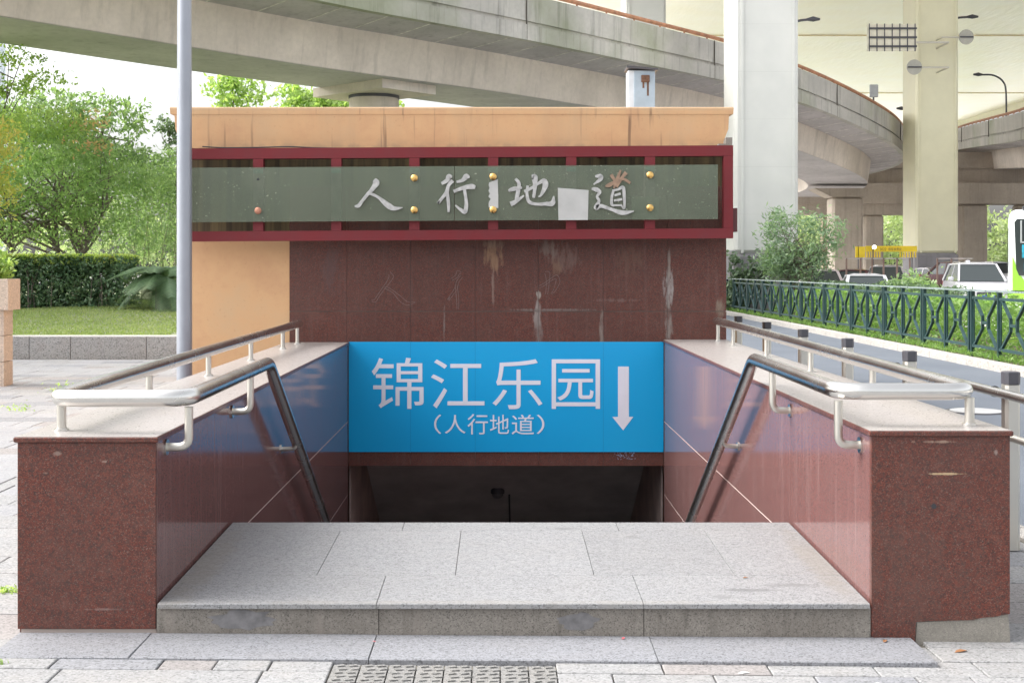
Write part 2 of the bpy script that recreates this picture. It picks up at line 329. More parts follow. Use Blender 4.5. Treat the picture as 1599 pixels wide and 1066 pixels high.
class MB:
    def __init__(s): s.v = []; s.f = []; s.mi = []
    def add(s, vs, fs, mi=0):
        b = len(s.v); s.v += [tuple(x) for x in vs]; s.f += [tuple(i + b for i in f) for f in fs]; s.mi += [mi] * len(fs); return s
    def box(s, x0, x1, y0, y1, z0, z1, mi=0):
        vs = [(x, y, z) for z in (z0, z1) for y in (y0, y1) for x in (x0, x1)]
        return s.add(vs, [(0, 2, 3, 1), (4, 5, 7, 6), (0, 1, 5, 4), (2, 6, 7, 3), (0, 4, 6, 2), (1, 3, 7, 5)], mi)
    def cbox(s, x0, x1, y0, y1, z0, z1, c=.005, mi=0, cz=None):
        """box with chamfered edges on every side"""
        pts = []; cz = c if cz is None else cz
        for z, i in ((z0, cz), (z0 + cz, 0), (z1 - cz, 0), (z1, cz)):
            a, b, d, e = x0 + i, x1 - i, y0 + i, y1 - i; k = c
            pts += [(a + k, d, z), (b - k, d, z), (b, d + k, z), (b, e - k, z), (b - k, e, z), (a + k, e, z), (a, e - k, z), (a, d + k, z)]
        fs = [tuple(range(7, -1, -1)), tuple(range(24, 32))]
        for r in range(3):
            for i in range(8):
                j = (i + 1) % 8; fs.append((r * 8 + i, r * 8 + j, r * 8 + 8 + j, r * 8 + 8 + i))
        return s.add(pts, fs, mi)
    def obox(s, c, u, v, w, mi=0):
        c, u, v, w = map(Vector, (c, u, v, w))
        vs = [c + a * u + b * v + d * w for d in (-1, 1) for b in (-1, 1) for a in (-1, 1)]
        return s.add(vs, [(0, 2, 3, 1), (4, 5, 7, 6), (0, 1, 5, 4), (2, 6, 7, 3), (0, 4, 6, 2), (1, 3, 7, 5)], mi)
    def bar(s, a, b, w, h=None, up=(0, 0, 1), mi=0):
        a, b = Vector(a), Vector(b); d = (b - a); L = d.length; d.normalize(); up = Vector(up)
        if abs(d.dot(up)) > .98: up = Vector((0, 1, 0))
        sd_ = d.cross(up).normalized(); u2 = sd_.cross(d)
        return s.obox((a + b) / 2, d * L / 2, sd_ * w / 2, u2 * (h or w) / 2, mi)
    def tube(s, pts, r, seg=12, mi=0, cap=True):
        pts = [Vector(p) for p in pts]; n = len(pts); rr = r if isinstance(r, (list, tuple)) else [r] * n
        T = []
        for i in range(n):
            t = (pts[min(i + 1, n - 1)] - pts[max(i - 1, 0)]).normalized(); T.append(t)
        up = Vector((0, 0, 1)) if abs(T[0].z) < .9 else Vector((1, 0, 0))
        N = (up - T[0] * up.dot(T[0])).normalized(); vs = []
        for i in range(n):
            N = (N - T[i] * N.dot(T[i])).normalized(); Bn = T[i].cross(N)
            for k in range(seg):
                a_ = 2 * math.pi * k / seg; vs.append(pts[i] + (N * math.cos(a_) + Bn * math.sin(a_)) * rr[i])
        fs = [(i * seg + k, i * seg + (k + 1) % seg, (i + 1) * seg + (k + 1) % seg, (i + 1) * seg + k) for i in range(n - 1) for k in range(seg)]
        if cap: fs += [tuple(range(seg - 1, -1, -1)), tuple((n - 1) * seg + k for k in range(seg))]
        return s.add(vs, fs, mi)
    def cyl(s, c, r, z0, z1, seg=24, r2=None, mi=0):
        return s.tube([(c[0], c[1], z0), (c[0], c[1], z1)], [r, r if r2 is None else r2], seg, mi)
    def prism(s, poly, mapf, d0, d1, mi=0):
        """poly 2-D (ccw) extruded: mapf(u, v, d) -> xyz"""
        n = len(poly); vs = [mapf(u, v, d0) for u, v in poly] + [mapf(u, v, d1) for u, v in poly]
        fs = [tuple(range(n)), tuple(range(2 * n - 1, n - 1, -1))] + [(i, i + n, (i + 1) % n + n, (i + 1) % n) for i in range(n)]
        return s.add(vs, fs, mi)
    def build(s, name, mats, parent=None, smooth=False, bevel=0, origin=None):
        me = bpy.data.meshes.new(name)
        off = wloc(parent) if parent is not None else Vector(origin or (0, 0, 0))
        me.from_pydata([(x - off.x, y - off.y, z - off.z) for x, y, z in s.v], [], s.f)
        if not isinstance(mats, (list, tuple)): mats = [mats]
        for m in mats: me.materials.append(m)
        if len(mats) > 1: me.polygons.foreach_set('material_index', s.mi)
        o = bpy.data.objects.new(name, me); C.objects.link(o)
        if parent is not None: o.parent = parent
        elif origin: o.location = origin
        import bmesh
        bm = bmesh.new(); bm.from_mesh(me); bmesh.ops.recalc_face_normals(bm, faces=bm.faces); bm.to_mesh(me); bm.free()
        if smooth:
            me.polygons.foreach_set('use_smooth', [True] * len(me.polygons))
            try: me.set_sharp_from_angle(angle=R(38))
            except Exception: pass
        if bevel:
            b = o.modifiers.new('bevel', 'BEVEL'); b.width = bevel; b.segments = 2; b.limit_method = 'ANGLE'
        return o

def round_path(pts, r, n=6):
    pts = [Vector(p) for p in pts]; out = [pts[0]]
    for i in range(1, len(pts) - 1):
        a, b, c = pts[i - 1], pts[i], pts[i + 1]; rr = r[i - 1] if isinstance(r, (list, tuple)) else r
        d0 = (a - b); d1 = (c - b); k = min(rr, d0.length * .49, d1.length * .49); p0 = b + d0.normalized() * k; p1 = b + d1.normalized() * k
        for j in range(n + 1):
            t = j / n; out.append(p0 * (1 - t) ** 2 + b * 2 * t * (1 - t) + p1 * t * t)
    out.append(pts[-1]); return out

def PX(px, Y): return (px - HX) * Y / FX
def PZ(py, Y): return CAMZ - (py - HY) * Y / FX
def gz(x): return -0.0055 - 0.0095 * max(-2.5, min(3, x))

def leaves(name, P, size, mat, parent=None, aspect=.5, droop=.0, nrm=None, origin=None):
    """P (n,3) leaf centres -> one mesh of four-cornered leaves bent along the midrib"""
    n = len(P); sz = size * RNG.uniform(.65, 1.3, (n, 1))
    d = RNG.normal(size=(n, 3)); d[:, 2] -= droop; d /= np.linalg.norm(d, axis=1, keepdims=True)
    u = RNG.normal(size=(n, 3)) if nrm is None else nrm + RNG.normal(size=(n, 3)) * .5
    sd_ = np.cross(d, u); sd_ /= np.linalg.norm(sd_, axis=1, keepdims=True) + 1e-9
    up = np.cross(sd_, d)
    V = np.stack([P - d * sz * .5, P + sd_ * sz * aspect * .5 + up * sz * .08, P + d * sz * .5, P - sd_ * sz * aspect * .5 + up * sz * .08], 1).reshape(-1, 3)
    off = wloc(parent) if parent is not None else Vector(origin or (0, 0, 0)); V = V - np.array(off)
    me = bpy.data.meshes.new(name); me.vertices.add(n * 4); me.vertices.foreach_set('co', V.ravel().astype(np.float32))
    me.loops.add(n * 4); me.loops.foreach_set('vertex_index', np.arange(n * 4, dtype=np.int32))
    me.polygons.add(n); me.polygons.foreach_set('loop_start', np.arange(0, n * 4, 4, dtype=np.int32))
    me.polygons.foreach_set('loop_total', np.full(n, 4, dtype=np.int32)); me.materials.append(mat); me.update(calc_edges=True)
    o = bpy.data.objects.new(name, me); C.objects.link(o)
    if parent is not None: o.parent = parent
    elif origin: o.location = origin
    return o

def blob_points(blobs, n, clump=.35, per=22, flat=.7):
    """clumpy leaf positions spread through a set of ellipsoids (x, y, z, rx, ry, rz)"""
    B = np.array(blobs, float); vol = B[:, 3] * B[:, 4] * B[:, 5]; nc = max(4, n // per)
    k = RNG.choice(len(B), nc, p=vol / vol.sum()); d = RNG.normal(size=(nc, 3)); d /= np.linalg.norm(d, axis=1, keepdims=True)
    r = RNG.uniform(.15, 1, (nc, 1)) ** .45; cc = B[k, :3] + d * r * B[k, 3:6]
    cs = clump * RNG.uniform(.5, 1.3, nc); m = RNG.integers(0, nc, n)
    o = RNG.normal(size=(n, 3)) * cs[m][:, None] * .5; o[:, 2] *= flat
    return cc[m] + o, cc

def tree(name, base, blobs, nleaf, size, leafm, label, cat='tree', trunk_r=.12, group=None, clump=.35, aspect=.5, extra=None, limbs=9, per=22, flat=.7, stems=1, droop=.2):
    t = thing(name, base, label, cat, group); P, cc = blob_points(blobs, nleaf, clump, per, flat)
    leaves('crown', P, size, leafm, t, aspect, droop)
    if extra:
        for (bl, nn, mm, nm) in extra:
            P2, _ = blob_points(bl, nn, clump, per, flat); leaves(nm, P2, size, mm, t, aspect, droop)
    m = MB(); bz = Vector(base)
    for q in range(stems):
        a_ = q * 2.4; st = bz + Vector((math.cos(a_), math.sin(a_), 0)) * trunk_r * (1.2 if stems > 1 else 0)
        cen = Vector(blobs[q % len(blobs)][:3]); top = st.lerp(cen, .55); mid = st.lerp(top, .5) + Vector((random.uniform(-.1, .1), random.uniform(-.1, .1), 0))
        m.tube([st - Vector((0, 0, .1)), mid, top, cen], [trunk_r * 1.1, trunk_r * .85, trunk_r * .6, trunk_r * .25], 8)
        idx = RNG.choice(len(cc), min(limbs, len(cc)), replace=False)
        for i in idx:
            e = Vector(cc[i]); s0 = mid.lerp(cen, random.uniform(.15, .9)); md = s0.lerp(e, .5) + Vector((random.uniform(-.2, .2), random.uniform(-.2, .2), random.uniform(.0, .3)))
            m.tube([s0, md, e], [trunk_r * .4, trunk_r * .25, trunk_r * .07], 5, cap=False)
    m.build('trunk', MT['bark'], t, True)
    return t

# ------------------------------------------------------------------ key dimensions of the entrance
YF, YB = 5.556, 12.6                       # front faces of the parapets, face of the building
LO, LI, RI, RO = -2.094, -1.494, 1.611, 2.211
CL, CR = .867, .894                        # coping tops
YP = 7.10                                  # back edge of the landing
ZBOT = -4.2
SL = .56                                   # stair slope

# ------------------------------------------------------------------ setting: ground, road, median
m = MB()
for q in ((-600, LI - .09, -600, 1500), (RI + .09, 600, -600, 1500), (LI - .09, RI + .09, -600, 5.6), (LI - .09, RI + .09, 31, 1500)): m.box(*q, -.6, -.25)
tag(m.build('terrain', MT['terrain']), kind='structure')
# paving bed (dark joints) with an opening for the stairwell
m = MB()
def slab(m, x0, x1, y0, y1, dz, mi=0):
    xs = sorted({x0, x1, *[x for x in (-2.5, 3.0) if x0 < x < x1]})
    for a_, b_ in zip(xs, xs[1:]):
        vs = [(x, y, gz(x) + d) for d in (-.12, dz) for x, y in ((a_, y0), (b_, y0), (b_, y1), (a_, y1))]
        m.add(vs, [(3, 2, 1, 0), (4, 5, 6, 7), (0, 1, 5, 4), (1, 2, 6, 5), (2, 3, 7, 6), (3, 0, 4, 7)], mi)
slab(m, -45, 3.15, -12, 5.7, -.014); slab(m, -45, LI - .1, 5.7, 22.3, -.014); slab(m, RI + .1, 3.15, 5.7, 22.3, -.014); slab(m, -45, 3.15, 22.3, 70, -.014)
tag(m.build('ground', MT['dirt']), kind='structure')
m = MB(); y = -3.0; row = 0
while y < 21.95:
    dep = .2 if (4.75 < y < 5.3) else .385
    x = -24 + random.uniform(0, .4) if y > 5 else -6
    bandc = random.choice([0, 0, 1, 2])
    while x < 3.1:
        L = random.choice([.4, .4, .62, .8, .22]) if dep > .3 else random.choice([.43, .43, .22])
        x1 = min(x + L, 3.12); ov = x1 > LI - .05 and x < RI + .05 and y + dep > 5.6
        tact = False
        if 4.6 < y < 5.2:
            if x < -.675 < x1: x1 = -.675
            elif -.676 < x < .224: x1 = .224; tact = True
        if not ov and x1 - x > .05 and not tact:
            far = y > 8 and x < -2
            ci = random.choices([0, 1, 2], [.76, .14, .10])[0] if not far else random.choices([3, 0, 1, 2], [.70, .16, .08, .06] if bandc != 1 else [.2, .2, .45, .15])[0]
            a0, b0, c0, d0 = x + .0035, x1 - .0035, y + .0035, y + dep - .004; h = random.uniform(-.002, .002)
            z0, z1 = gz(a0) + h, gz(b0) + h + random.uniform(-.001, .001)
            vs = [(a0, c0, z0 - .02), (b0, c0, z1 - .02), (b0, d0, z1 - .02), (a0, d0, z0 - .02), (a0, c0, z0 - .003), (b0, c0, z1 - .003), (b0, d0, z1 - .003), (a0, d0, z0 - .003),
                  (a0 + .004, c0 + .004, z0), (b0 - .004, c0 + .004, z1), (b0 - .004, d0 - .004, z1), (a0 + .004, d0 - .004, z0)]
            m.add(vs, [(8, 9, 10, 11)] + [(i, (i + 1) % 4, 4 + (i + 1) % 4, 4 + i) for i in range(4)] + [(4 + i, 4 + (i + 1) % 4, 8 + (i + 1) % 4, 8 + i) for i in range(4)], ci)
        x = x1
    y += dep; row += 1
tag(m.build('plaza_paving', [MT['tile_w'], MT['tile_g'], MT['tile_p'], MT['tile_l']]), kind='structure')
m = MB()      # tactile blocks in front of the step
for i in range(8):
    x0 = -.672 + i * .112
    for y0 in (4.72, 4.945):
        z = gz(x0); m.box(x0 + .003, x0 + .109, y0, y0 + .218, z - .02, z + .001)
        for r_ in range(5):
            for c_ in range(2):
                cx = x0 + .032 + c_ * .05 + (.012 if r_ % 2 else 0); cy = y0 + .025 + r_ * .043
                m.obox((cx, cy, z + .003), (.015, .004, 0), (-.004, .008, 0), (0, 0, .0035))
tag(m.build('tactile_paving', MT['tile_d']), kind='structure')
m = MB(); m.box(3.30, 8.38, -12, 160, -.25, -.15); tag(m.build('road', MT['asphalt']), kind='structure')
m = MB(); m.box(12.6, 70, -12, 260, -.25, -.12); tag(m.build('opposite_road', MT['pale_road']), kind='structure')
m = MB()
for k in range(170):
    y0 = -12 + k; m.cbox(3.152, 3.298, y0 + .004, y0 + .996, -.24, -.02, .012) if y0 < 70 else None
    m.cbox(8.38, 8.53, y0 + .004, y0 + .996, -.24, .0, .015)
tag(m.build('kerb', MT['kerb']), kind='structure')
m = MB(); m.box(8.534, 12.45, -12, 160, -.24, -.035); m.box(12.454, 12.6, -12, 160, -.24, .0); tag(m.build('median_soil', MT['soil']), kind='structure')
m = MB(); m.box(3.302, 3.42, -12, 160, -.148, -.1462); tag(m.build('road_gutter', MT['kerb']), kind='structure')
# lawn on a slightly raised bed
m = MB(); NX, NY = 60, 30
vs = []; fs = []
for j in range(NY + 1):
    for i in range(NX + 1):
        x = -45 + 43.5 * i / NX; y = 22.6 + 45 * (j / NY) ** 1.6; vs.append((x, y, .37 + .10 * math.sin(x * .5) * min(1, (y - 22.6) / 6) + .25 * min(1, (y - 22.6) / 12)))
for j in range(NY):
    for i in range(NX): q = j * (NX + 1) + i; fs.append((q, q + 1, q + NX + 2, q + NX + 1))
m.add(vs, fs); tag(m.build('lawn', MT['lawn'], smooth=True), kind='structure')
P = np.stack([RNG.uniform(-12, -6, 26000), 22.65 + 12 * RNG.uniform(0, 1, 26000) ** 1.3, np.zeros(26000)], 1)
P[:, 2] = .385 + .10 * np.sin(P[:, 0] * .5) * np.minimum(1, (P[:, 1] - 22.6) / 6) + .25 * np.minimum(1, (P[:, 1] - 22.6) / 12)
MT['g_grass'] = leafmat('grass_blades', [(.20, .28, .10), (.30, .38, .14), (.42, .45, .22)], .4, .6)
tag(leaves('grass', P, .07, MT['g_grass'], None, .25, -1.2), 'short lawn grass behind the grey seat wall', 'grass', kind='stuff')

# ------------------------------------------------------------------ the entrance: lower step, landing, stairs
st = thing('entrance_step', (-.15, 5.38, 0), 'low light grey granite step lying along the foot of the entrance', 'step')
m = MB(); cuts = [-2.085, -1.51, -.535, .645, 1.78]
for i, (a_, b_) in enumerate(zip(cuts, cuts[1:])):
    zl, zr = gz(a_) + .028, gz(b_) + .022
    a0, b0 = a_ + .0015, b_ - .0015; y0, y1 = 5.207, 5.553
    if i == 3: zl, zr = .004, -.002
    if i == 0: zl, zr = .02, .02
    if i == 1: zl, zr = .018, .012
    if i == 2: zl, zr = .011, .004
    vs = [(x, yy, z + d) for d in (-.06, -.004, 0) for (x, yy, z) in ((a0 + (.003 if d == 0 else 0), y0 + (.004 if d == 0 else 0), zl), (b0 - (.003 if d == 0 else 0), y0 + (.004 if d == 0 else 0), zr), (b0, y1, zr), (a0, y1, zl))]
    m.add(vs, [(3, 2, 1, 0), (8, 9, 10, 11)] + [(r * 4 + i_, r * 4 + (i_ + 1) % 4, r * 4 + 4 + (i_ + 1) % 4, r * 4 + 4 + i_) for r in (0, 1) for i_ in range(4)])
m.build('tread', MT['step'], st)

ld = thing('landing', (.06, 6.3, 0), 'pale speckled granite landing between the two red parapets', 'landing')
def lz(y): return .150 + (y - YF) * .026
m = MB()
def lslab(m, x0, x1, y0, y1, g=.0009, th=.022):
    a0, b0, c0, d0 = x0 + g, x1 - g, y0 + g, y1 - g
    vs = [(x, y, lz(y) + d) for d in (-th, -.003, 0) for (x, y) in (((a0, c0), (b0, c0), (b0, d0), (a0, d0)) if d < 0 else ((a0 + .001, c0 + .003), (b0 - .001, c0 + .003), (b0 - .001, d0 - .001), (a0 + .001, d0 - .001)))]
    m.add(vs, [(3, 2, 1, 0), (8, 9, 10, 11)] + [(r * 4 + i_, r * 4 + (i_ + 1) % 4, r * 4 + 4 + (i_ + 1) % 4, r * 4 + 4 + i_) for r in (0, 1) for i_ in range(4)])
for y0, y1, xs in ((5.535, 6.0, (LI + .012, -.535, .62, RI - .012)), (6.0, 6.9, (LI + .012, -.86, -.21, .44, 1.10, RI - .012)), (6.9, YP, (LI + .012, -.53, .64, RI - .012))):
    for a_, b_ in zip(xs, xs[1:]): lslab(m, a_, b_, y0, y1)
m.build('slabs', MT['slab'], ld)
m = MB()
for a_, b_ in zip((LI + .004, -.525, .625), (-.528, .622, RI - .004)):
    m.box(a_, b_, YF, YF + .03, -.03, lz(YF) - .0235)
m.build('riser', MT['riser'], ld)
m = MB(); m.add([(x, y, z) for x in (LI + .003, RI - .003) for (y, z) in ((YF + .031, -.04), (YP - .02, -.04), (YP - .02, lz(YP) - .0235), (YF + .031, lz(YF) - .0235))], [(0, 1, 2, 3), (7, 6, 5, 4), (0, 4, 5, 1), (1, 5, 6, 2), (2, 6, 7, 3), (3, 7, 4, 0)])
m.build('bed', MT['dirt'], ld)
m = MB()   # cement smears on the riser
def smear(m, cx, cz, rx, rz, y, n=22):
    pts = []
    for i in range(n):
        a_ = 2 * math.pi * i / n; k = random.uniform(.65, 1.1); pts.append((cx + rx * k * math.cos(a_), cz + rz * k * math.sin(a_)))
    m.prism(pts, lambda u, v, d: (u, d, v), y, y - .0016)
MT['smear'] = simple('cement_smear', (.165, .16, .163), .8, 0, .3, 20)
for q in ((-1.11, .075, .16, .045), (.34, .07, .10, .042)): m = MB(); smear(m, *q, YF); m.build('cement_smear', MT['smear'], ld)

sc_ = thing('stairs', (.06, YP, .19), 'stairs going down from the landing into the dark passage', 'stairs')
m = MB(); n = 27; tread, rise = .285, .285 * SL
for i in range(n):
    y0 = YP + i * tread; z1 = lz(YP) - .0235 - (i + 1) * rise if i >= 0 else 0
    m.box(LI + .012, RI - .012, y0 - .018, y0 + tread - .02, z1 - .5, z1)
ye = YP + n * tread; ze = lz(YP) - n * rise
m.build('treads', MT['step'], sc_)
m = MB(); m.box(LI - .1, RI + .1, ye - .02, 30, ze - .7, ze - .16); m.build('lower_floor', MT['ceil_dark'], sc_)

# parapets
def parapet(side):
    L = side < 0; xo, xi, zt = (LO, LI, CL) if L else (RO, RI, CR); s = 1 if L else -1
    t = thing('parapet_wall', ((xo + xi) / 2, YF, 0), 'left parapet clad in dark red granite with pale dusty top' if L else 'right parapet of red granite with a grey cement patch at its foot', 'parapet', 'granite parapets flanking the stairs')
    x0, x1 = min(xo, xi), max(xo, xi)
    m = MB(); c0, c1 = (x0 + .012, x1 - .001) if L else (x0 + .001, x1 - .012)
    m.box(c0, c1, YF + .012, YB - .002, -4.6, zt - .024); m.build('core', MT['grout'], t)
    # end panel
    m = MB()
    if L: m.cbox(x0, x1, YF, YF + .025, gz(x0) + .02, zt - .024, .002)
    else:
        # granite with its lower outer corner broken away
        poly = [(x0, -.022), (1.800, -.022), (1.803, .065), (1.86, .070), (1.98, .072), (2.05, .074), (2.09, .084), (2.15, .088), (2.185, .098), (x1, .10), (x1, zt - .024), (x0, zt - .024)]
        m.prism(poly, lambda u, v, d: (u, d, v), YF, YF + .025)
    m.build('end_panel', MT['red_end'], t)
    if not L:
        m = MB(); poly = [(1.80, -.06), (2.215, -.06), (2.213, .02), (2.205, .098), (2.1, .083), (1.98, .071), (1.81, .064)]
        m.prism(poly, lambda u, v, d: (u, d, v), YF + .0045, YF + .011); o = m.build('cement_patch', MT['patch'], t); o['label'] = 'grey cement patch where the granite broke off'
        m = MB(); m.cyl((0, 0), .012, 0, .004, 12); vs = [(1.881 + x, YF - .0015 + z * .1, .567 + y) for x, y, z in m.v]; m.v = vs; m.build('bolt_hole', MT['black'], t)
    # outer face
    m = MB(); y = YF + .027
    while y < YB - .05:
        y1 = min(y + .9, YB - .003); a_, b_ = (x0, x0 + .011) if L else (x1 - .011, x1)
        m.box(a_, b_, y + .0015, y1 - .0015, -.06, zt - .024); y = y1
    m.build('outer_panel', MT['red_lip'], t)
    # inner polished face: three courses with pale joints
    m = MB(); y = YF + .027; k = 0
    while y < YB - .05:
        y1 = min(y + (.62 if k == 0 else .9), YB - .003); a_, b_ = (x1 - .0009, x1) if L else (x0, x0 + .0009)
        for z0, z1 in ((.092, zt - .024), (-.622, .088), (-1.35, -.626), (-2.1, -1.354), (-4.4, -2.104)):
            m.box(a_, b_, y + .0012, y1 - .0012, z0 + .0015, z1 - .0015)
        y = y1; k += 1
    m.build('inner_panel', MT['red_wall'], t)
    # coping
    m = MB(); m.cbox(x0 - .014, x1 + .012, YF - .014, YB - .004, zt - .0235, zt, .004, 1)
    m.v and None
    m.box(x0 - .008, x1 + .006, YF - .008, YB - .006, zt + .0002, zt + .0012, 0)
    m.build('coping', [MT['coping'], MT['red_lip']], t)
parapet(-1); parapet(1)

# handrails
def flange_v(m, x, y, z): m.cyl((x, y), .033, z, z + .008, 20); m.cyl((x, y), .026, z + .008, z + .013, 20)
def handrail(L):
    if L: xo, xi, zt, zr = -1.985, -1.39, CL + .001, 1.022; wall = LI; yb, ybend, xe = 5.675, 7.68, -1.955; s = -1
    else: xo, xi, zt, zr = 2.10, 1.51, CR + .001, 1.050; wall = RI; yb, ybend, xe = 5.70, 7.62, 2.10; s = 1
    t = thing('handrail', (xo, yb, zt), ('left' if L else 'right') + ' stainless steel handrail looping over the parapet and down the stairs', 'handrail', 'steel handrails on the parapets')
    yend = 12.45; L1 = 5.2
    dn = Vector((xi, ybend + L1, zr + .008 - L1 * SL * 1.03))
    path = round_path([(xe, yend, zr + .035), (xo, yb, zr), (xi, yb, zr), (xi, ybend, zr + .008), dn], [.13, .13, .07], 8)
    m = MB(); m.tube(path, .038, 24); m.build('rail_tube', MT['steel'], t, True)
    m = MB()
    for q in (0,):
        m.tube([(xe, yend - .001, zr + .035), (xe, yend + .012, zr + .035)], [.038, .026], 24)
    for yy in (yb,): pass
    m.build('end_cap', MT['steel_dull'], t, True)
    for yy in ((5.76 if L else 5.73), 7.22, 8.66, 10.10, 11.54, 12.35):
        x = xo + (xe - xo) * (yy - yb) / (yend - yb) + (.012 if L and yy < 6 else 0); zz = zr + .035 * (yy - yb) / (yend - yb)
        m = MB(); m.tube([(x, yy, zt), (x, yy, zz - .03)], .0185 if yy > 6 else .021, 16); o = m.build('post', MT['steel_dull'], t, True)
        m = MB(); flange_v(m, x, yy, zt); m.build('flange', MT['steel'], o, True)
    bl = [(5.72, zr - .012, .80 if L else .81), (7.13 if L else 7.10, zr, .80 if L else .81)]
    for yy, zt2, zw in bl:
        m = MB(); m.tube(round_path([(xi, yy, zt2 - .03), (xi, yy, zw), (wall + s * -.001, yy, zw)], .05, 6), .019, 16); o = m.build('bracket', MT['steel_dull'], t, True)
        m = MB(); m.tube([(wall, yy, zw), (wall - s * .009, yy, zw)], .036, 20); m.build('flange', MT['steel'], o, True)
    for dy in (1.05, 2.6, 4.1):
        yr = ybend + dy; zr2 = zr + .008 - dy * SL * 1.03; m = MB()
        m.tube(round_path([(xi, yr, zr2 - .02), (xi + s * .012, yr, zr2 - .055), (wall, yr, zr2 - .06)], .03, 5), .0155, 12); o = m.build('bracket', MT['steel_dull'], t, True)
        m = MB(); m.tube([(wall, yr, zr2 - .06), (wall - s * .008, yr, zr2 - .06)], .031, 20); m.build('flange', MT['steel'], o, True)
handrail(True); handrail(False)

# ------------------------------------------------------------------ entrance building
bd = thing('entrance_building', (-.3, YB, 0), 'low orange rendered building over the stairs with red granite face', 'building')
BX0, BX1, BY1 = -3.19, 2.226, 20.5
m = MB()
m.box(BX0, -2.078, YB + .03, BY1, -.05, 2.80)            # orange wall mass on the left
m.box(-2.078, BX1 - .01, YB + .19, BY1, .90, 2.80)       # wall mass above the opening, behind the cladding
m.box(-2.078, LI - .012, YB + .19, BY1, -4.6, .90); m.box(RI + .012, BX1 - .01, YB + .19, BY1, -4.6, .90)
m.build('wall', MT['orange'], bd)
m = MB(); m.box(BX0 - .0, -2.078, YB + .02, YB + .0295, 1.92, 2.78); m.box(-2.2, BX1 - .03, YB - .0015, YB - .0005, 2.40, 2.78); m.build('stained_shaded_strip', MT['backing'], bd)
m = MB(); m.box(-2.074, BX1 - .006, YB + .013, YB + .188, .9, 2.78); m.box(-2.074, LI - .0, YB + .013, YB + .188, -.06, .9) ; m.box(RI, BX1 - .006, YB + .013, YB + .188, -.06, .9)
m.box(LI - .0, RI, YB + .013, YB + .188, -.338, .9); m.build('cladding_bed', MT['mortar'], bd)
m = MB(); xs = [-2.074] + [PX(p_, YB) for p_ in (541.6, 641, 742, 840.6, 942, 1042)] + [BX1]
for a_, b_ in zip(xs, xs[1:]):
    for z0, z1 in ((1.173, 2.40), (.86, 1.169)):
        m.box(a_ + .0015, b_ - .0015, YB, YB + .0125, z0 + .001, z1 - .001)
for a_, b_ in zip([LI + .002] + xs[2:-2], xs[2:-2] + [RI - .002]):
    m.box(a_ + .0015, b_ - .0015, YB, YB + .0125, -.342, .858)
m.build('granite_cladding', MT['red_clad'], bd)
m = MB(); m.box(LI, RI, YB + .001, YB + .3, -.347, -.3385); m.build('soffit_edge', MT['red_lip'], bd)
# fascia: moulded parapet with drip lip
m = MB(); prof = [(.0, 2.765, .045), (.0, 2.83, .045), (-.004, 2.90, .02), (-.006, 2.95, -.0), (-.012, 3.07, -.005), (-.014, 3.088, -.01), (-.018, 3.096, -.045), (-.02, 3.15, -.05), (-.018, 3.160, -.047), (-.012, 3.164, -.04)]
YFa = 12.50; ex = []
xl0, xr0 = BX0 + .02, BX1 + .0
rings = []
for (o_, z, ox) in prof: rings.append([(xl0 + ox, YFa + o_, z), (xr0 - ox, YFa + o_, z), (xr0 - ox, BY1 + .1, z), (xl0 + ox, BY1 + .1, z)])
vs = [p_ for r_ in rings for p_ in r_]; nr = len(rings)
fs = [(i * 4 + k, i * 4 + (k + 1) % 4, i * 4 + 4 + (k + 1) % 4, i * 4 + 4 + k) for i in range(nr - 1) for k in range(4)] + [(3, 2, 1, 0), tuple((nr - 1) * 4 + k for k in range(4))]
m.add(vs, fs); m.build('roof_fascia', MT['fascia'], bd)
m = MB(); m.box(BX1 - .11, BX1 + .02, 12.40, 12.5, 2.768, 2.80); m.box(BX1 - .04, BX1 + .022, 12.40, 12.5, 2.8, 2.86); o = m.build('broken_corner', MT['patch'], bd); o['label'] = 'broken grey corner under the fascia'
# a black cable lying along the top of the frame
m = MB(); pts = [(PX(x, 12.35), 12.35, PZ(y, 12.35)) for x, y in ((316, 229), (345, 231), (400, 230.5), (450, 229), (495, 231), (525, 231.5))]
m.tube(round_path(pts, .05), .006, 6); m.build('loose_cable', MT['black'], bd, True)
# passage interior
m = MB(); zc = -.345
YC = 13.9; sl2 = .60
m.add([(LI - .3, YB + .30, zc), (RI + .3, YB + .30, zc), (RI + .3, YC, zc), (LI - .3, YC, zc), (LI - .3, YC + 6, zc - 6 * sl2), (RI + .3, YC + 6, zc - 6 * sl2), (LI - .3, 30, zc - 6 * sl2), (RI + .3, 30, zc - 6 * sl2),
       (LI - .3, YB + .30, zc + .3), (RI + .3, YB + .30, zc + .3), (RI + .3, 30, zc + .3), (LI - .3, 30, zc + .3)],
      [(0, 3, 2, 1), (3, 4, 5, 2), (4, 6, 7, 5), (8, 9, 10, 11), (0, 1, 9, 8), (6, 11, 10, 7)])
m.build('passage_ceiling', MT['ceil_dark'], bd)
m = MB(); m.box(LI - .25, LI, YB + .19, 30, -5.2, zc + .1); m.box(RI, RI + .25, YB + .19, 30, -5.2, zc + .1); m.box(LI - .25, RI + .25, 30, 30.3, -5.5, .3)
m.build('passage_wall', MT['dark_wall'], bd)
m = MB(); yy = 15.2; 
def cz_(y): return zc - (y - YC) * sl2
m.bar((PX(795, 15.3), 15.1, cz_(15.1) - .008), (PX(797, 16.6), 16.6, cz_(16.6) - .008), .02, .012); m.build('cable_conduit', MT['black'], bd)
cl = thing('ceiling_lamp', (PX(777, 15), 15, cz_(15) - .01), 'small round lamp on the dark sloping ceiling of the passage', 'lamp')
m = MB(); x, y, z = PX(777, 15), 15, cz_(15)
m.tube([(x, y, z + .04), (x, y, z - .03)], .08, 20); m.build('base', MT['dgrey'], cl, True)
